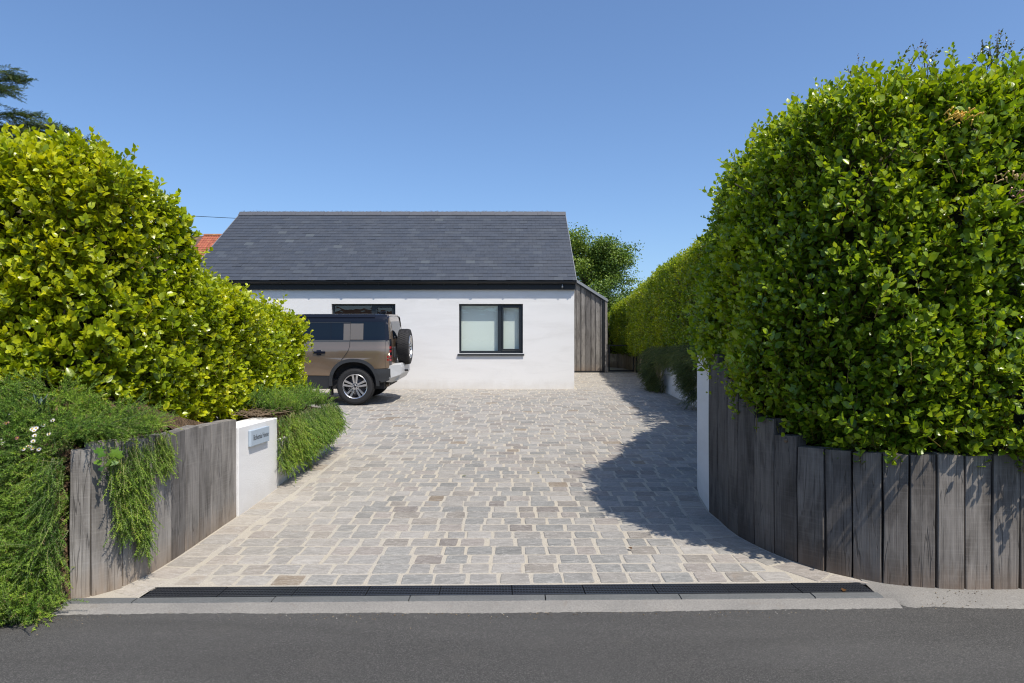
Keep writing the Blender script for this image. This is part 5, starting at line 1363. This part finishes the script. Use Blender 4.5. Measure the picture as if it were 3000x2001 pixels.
# shut lines
def shut(pts, w=.0055):
    P = [Vector(p) for p in pts]; A_, B_ = [], []
    for i, p in enumerate(P):
        d = (P[min(i+1, len(P)-1)] - P[max(i-1, 0)]).normalized(); n_ = Vector((-d.y, d.x))*w; A_.append(p+n_); B_.append(p-n_)
    panel('shut_line', [tuple(p) for p in A_ + B_[::-1]], M['tyre'], car, .0045)
shut([(-.104, 1.79), (-.104, 1.365), (-.106, 1.28), (-.125, 1.20), (-.16, 1.13), (-.21, 1.06), (-.26, 1.00), (-.285, .96)])
shut([(-1.48, 1.36), (-1.48, .9), (-1.48, .65)]); shut([(.655, 1.37), (.655, .81)], .003)
# roof skin, hood, tail, underbody
sec = [(-.862, 1.796), (-.845, 1.86), (-.80, 1.92), (-.72, 1.955), (-.4, 1.968), (.4, 1.968), (.72, 1.955), (.80, 1.92), (.845, 1.86), (.862, 1.796)]
V = []; stn = [(-1.95, -.40, .96), (-1.55, -.05, .98), (-1.2, 0, 1), (.45, 0, 1), (.62, -.012, .99), (.70, -.05, .96)]
for (x, dz, k) in stn: V += [(x, y*k, z + (dz if z > 1.7 else 0)) for y, z in sec]
n = len(sec); F = [(k*n+i, k*n+i+1, (k+1)*n+i+1, (k+1)*n+i) for k in range(len(stn)-1) for i in range(n-1)]
mk('roof', V, F, M['gblack'], car, True, local=True)
MB().prism([(-.835, 1.88), (-.79, 1.945), (-.80, 1.955), (-.85, 1.89)], -1.3, .42, 'x').prism([(.835, 1.88), (.79, 1.945), (.80, 1.955), (.85, 1.89)], -1.3, .42, 'x').build('roof_rail', M['gblack'], car, local=True)
MB().prism([(.30, 1.966), (.50, 1.966), (.52, 2.03), (.49, 2.035), (.36, 2.0)], -.03, .03, 'y').build('aerial_fin', M['gblack'], car, bevel=.008, local=True)
MB().add([(-2.1, -.93, 1.34), (-2.1, .93, 1.34), (-1.6, .80, 1.88), (-1.6, -.80, 1.88)], [(0, 1, 2, 3)]).build('windscreen', M['cglass'], car, local=True)
V = [(-2.12, -.95, 1.30), (-2.12, .95, 1.30), (-3.2, .95, 1.26), (-3.2, -.95, 1.26), (-3.78, .85, 1.17), (-3.78, -.85, 1.17), (-3.82, .83, .75), (-3.82, -.83, .75)]
mk('bonnet', V, [(0, 1, 2, 3), (3, 2, 4, 5), (5, 4, 6, 7)], M['paint'], car, local=True)
bp = MB().box(-3.88, -3.6, -.90, .90, .40, .74).build('front_bumper', M['trim'], car, bevel=.04, local=True, seg=2)
for s in (-1, 1): MB().lathe([(.0, -.05), (.085, -.045), (.09, 0)], 16, 'x', (-3.80, s*.70, .98)).build('headlight', M['alloy'], car, True, local=True)
MB().box(-3.6, .60, -.86, .86, .34, .55).box(-3.5, .62, -.80, .80, .551, 1.30).build('underbody', M['tyre'], car, local=True)
MB().box(-1.5, .60, -.78, .78, 1.36, 1.78).build('cabin_lining', M['trim'], car, local=True)
# tail face: curved tailgate with window, lamps
def tail(name, y0, y1, z0, z1, mat, off=0.0, ny=10, nz=8):
    V = []
    for j in range(nz+1):
        z = z0 + (z1-z0)*j/nz
        for i in range(ny+1):
            y = y0 + (y1-y0)*i/ny; e = abs(y)/.94
            x = .765 + off - .055*max(0, (e-.55)/.45)**2.4 - (.0 if z < 1.36 else .085*((z-1.36)/.58)**1.3) - .02*max(0, (.9-z)/.2)
            lim = YS(z, .70); yy = max(-lim, min(lim, y)); V.append((x, yy, z))
    w = ny+1; F = [(j*w+i, j*w+i+1, (j+1)*w+i+1, (j+1)*w+i) for j in range(nz) for i in range(ny)]
    return mk(name, V, F, mat, car, True, local=True)
tail('tailgate', -.93, .93, .80, 1.955, M['paint'])
tail('rear_window', -.56, .56, 1.42, 1.80, M['cglass'], .004)
for s in (-1, 1):
    tail('lamp_panel', *( (-.925, -.74) if s < 0 else (.74, .925)), .86, 1.42, M['gblack'], .005, 4, 6)
    for (z0, z1) in ((1.215, 1.265), (1.135, 1.185), (1.02, 1.07), (.945, .995)):
        y0, y1 = (-.905, -.80) if s < 0 else (.80, .905); tail('tail_lamp', y0, y1, z0, z1, M['red'], .016, 2, 2)
for (z0, z1) in ((1.025, 1.065), (.962, 1.002)): panel('side_marker', [(.695, z0), (.728, z0), (.728, z1), (.695, z1)], M['red'], car, .004)
MB().box(.762, .80, -.60, -.40, 1.02, 1.24).build('tailgate_handle', M['trim'], car, bevel=.01, local=True)
# rear bumper: dark corner and silver skid panel
V = []
prof = [(.42, .80), (.46, .62), (.53, .50), (.60, .47)]
panel('bumper_corner', [(.415, .785), (.435, .70), (.50, .55), (.58, .49), (.72, .53), (.76, .60), (.76, .79)], M['trim'], car, .006)
sb = MB(); sb.prism([(.70, .86), (.93, .88), (.955, .80), (.95, .66), (.86, .50), (.72, .46), (.66, .52), (.80, .62), (.80, .80)], -.62, .62, 'y'); sb.build('rear_skid_panel', M['silver'], car, bevel=.02, local=True, seg=2)
for s in (-1, 1):
    MB().add([(.70, s*.93, .84), (.93, s*.62, .86), (.94, s*.62, .64), (.74, s*.93, .58), (.66, s*.93, .50), (.74, s*.62, .46), (.70, s*.62, .86), (.66, s*.93, .84)], [(0, 1, 2, 3), (3, 2, 5, 4), (0, 7, 6, 1), (7, 0, 3, 4)]).build('bumper_end', M['silver'] , car, local=True)
MB().tube([(.93, -.2, .70), (1.03, -.2, .70)], .022, 8).build('tow_eye', M['black'], car, local=True)
MB().tube([(.35, -.55, .40), (.66, -.55, .41)], .05, 10).tube([(.1, -.3, .42), (.5, -.3, .42)], .10, 8).build('exhaust', M['steel'], car, True, local=True)
MB().box(-.55, -.535, -.95, -.70, .20, .46).build('mudflap', M['tyre'], car, local=True)
# door handles
for xh in (-.78, -2.0):
    h = MB().box(xh-.10, xh+.16, -1.022, -1.0, 1.115, 1.165).box(xh-.03, xh+.07, -1.012, -.99, 1.075, 1.19); h.build('door_handle', M['gblack'], car, bevel=.008, local=True)
    MB().box(xh-.10, xh+.16, 1.0, 1.022, 1.115, 1.165).build('door_handle', M['gblack'], car, bevel=.008, local=True)
# wheels
def wheel(loc, axis_y=True, side=-1, name='wheel'):
    """built about its own hub with the outer face towards -y"""
    Rt = .405; t = MB(); w = .127
    t.lathe([(.262, -w+.012), (.285, -w-.001), (.34, -w-.006), (.375, -w+.004), (.394, -w+.030), (.398, -.06), (.398, .06), (.394, w-.030), (.375, w-.004), (.30, w), (.262, w-.012)], 56, 'y')
    for k in range(46):
        a_ = 2*math.pi*k/46
        for (y0, y1, da) in ((-.118, -.066, 0), (-.056, -.006, .5), (.006, .056, 0), (.066, .118, .5)):
            b_ = a_ + da*2*math.pi/46; hw = .046; r0, r1 = .39, Rt
            P = []
            for yy in (y0, y1):
                for (aa, rr) in ((b_-hw, r0), (b_+hw, r0), (b_+hw*.9, r1 - (.012 if abs(yy) > .11 else 0)), (b_-hw*.9, r1 - (.012 if abs(yy) > .11 else 0))): P.append((rr*math.cos(aa), yy, rr*math.sin(aa)))
            t.add(P, [(3, 2, 1, 0), (4, 5, 6, 7), (0, 1, 5, 4), (2, 3, 7, 6), (1, 2, 6, 5), (3, 0, 4, 7)])
    wh = t.build(name, M['tyre'], car, loc=loc, local=True)
    rim = MB(); rim.lathe([(.262, -w+.012), (.268, -w+.002), (.262, -w-.004), (.250, -w+.004), (.242, -w+.03), (.235, .06), (.262, w-.012)], 48, 'y')
    for k in range(10):                                   # five pairs of spokes
        pr = k//2; base = 2*math.pi*pr/5 + math.radians(18); sd = 1 if k % 2 else -1
        a0 = base + sd*.40; a1 = base + sd*.185
        p0 = Vector((.052*math.cos(a0), .052*math.sin(a0))); p1 = Vector((.252*math.cos(a1), .252*math.sin(a1)))
        d = (p1-p0).normalized(); n_ = Vector((-d.y, d.x)); w0, w1 = .0155, .0245
        Q = [p0 - n_*w0, p1 - n_*w1, p1 + n_*w1, p0 + n_*w0]
        yf0, yf1 = -w+.030, -w+.010
        V = [(Q[0].x, yf0, Q[0].y), (Q[1].x, yf1, Q[1].y), (Q[2].x, yf1, Q[2].y), (Q[3].x, yf0, Q[3].y)] + [(q.x*.985, .0 if i in (1, 2) else -.04, q.y*.985) for i, q in enumerate(Q)]
        rim.add(V, [(0, 1, 2, 3), (1, 0, 4, 5), (3, 2, 6, 7), (2, 1, 5, 6), (0, 3, 7, 4)])
    rim.lathe([(.0, -w+.020), (.030, -w+.020), (.034, -w+.024), (.078, -w+.026), (.084, -w+.036), (.084, -.04)], 24, 'y')
    for k in range(5): pass
    ro = rim.build('rim', M['alloy'], wh, local=True)
    MB().lathe([(.0, -.03), (.236, -.03), (.236, .03), (.0, .03)], 36, 'y').build('brake_backing', M['alloy_dark'], wh, True, local=True)
    nt_ = MB()
    for k in range(5):
        a_ = 2*math.pi*k/5 + math.radians(54); nt_.lathe([(.0, -w+.012), (.010, -w+.012), (.012, -w+.03)], 8, 'y', (.058*math.cos(a_), 0, .058*math.sin(a_)))
    nt_.lathe([(.0, -w+.014), (.026, -w+.014), (.029, -w+.021)], 16, 'y')
    nt_.build('hub_cap_and_nuts', M['alloy_dark'], wh, local=True)
    if side > 0: wh.rotation_euler.z = math.pi
    return wh
wheel((0, -.865, .405)); wheel((0, .865, .405), side=1); wheel((-3.022, -.865, .405)); wheel((-3.022, .865, .405), side=1)
sp = wheel((.935, -.02, 1.225), name='spare_wheel'); sp.rotation_euler = (0, math.radians(20), math.radians(90))
MB().tube([(.76, -.02, 1.225), (.90, -.02, 1.225)], .09, 12).build('spare_carrier', M['trim'], car, local=True)
for s in (-1, 1):
    MB().box(-1.95, -1.80, s*1.02 - .09, s*1.02 + .09, 1.38, 1.56).build('wing_mirror', M['gblack'], car, bevel=.03, local=True, seg=2)
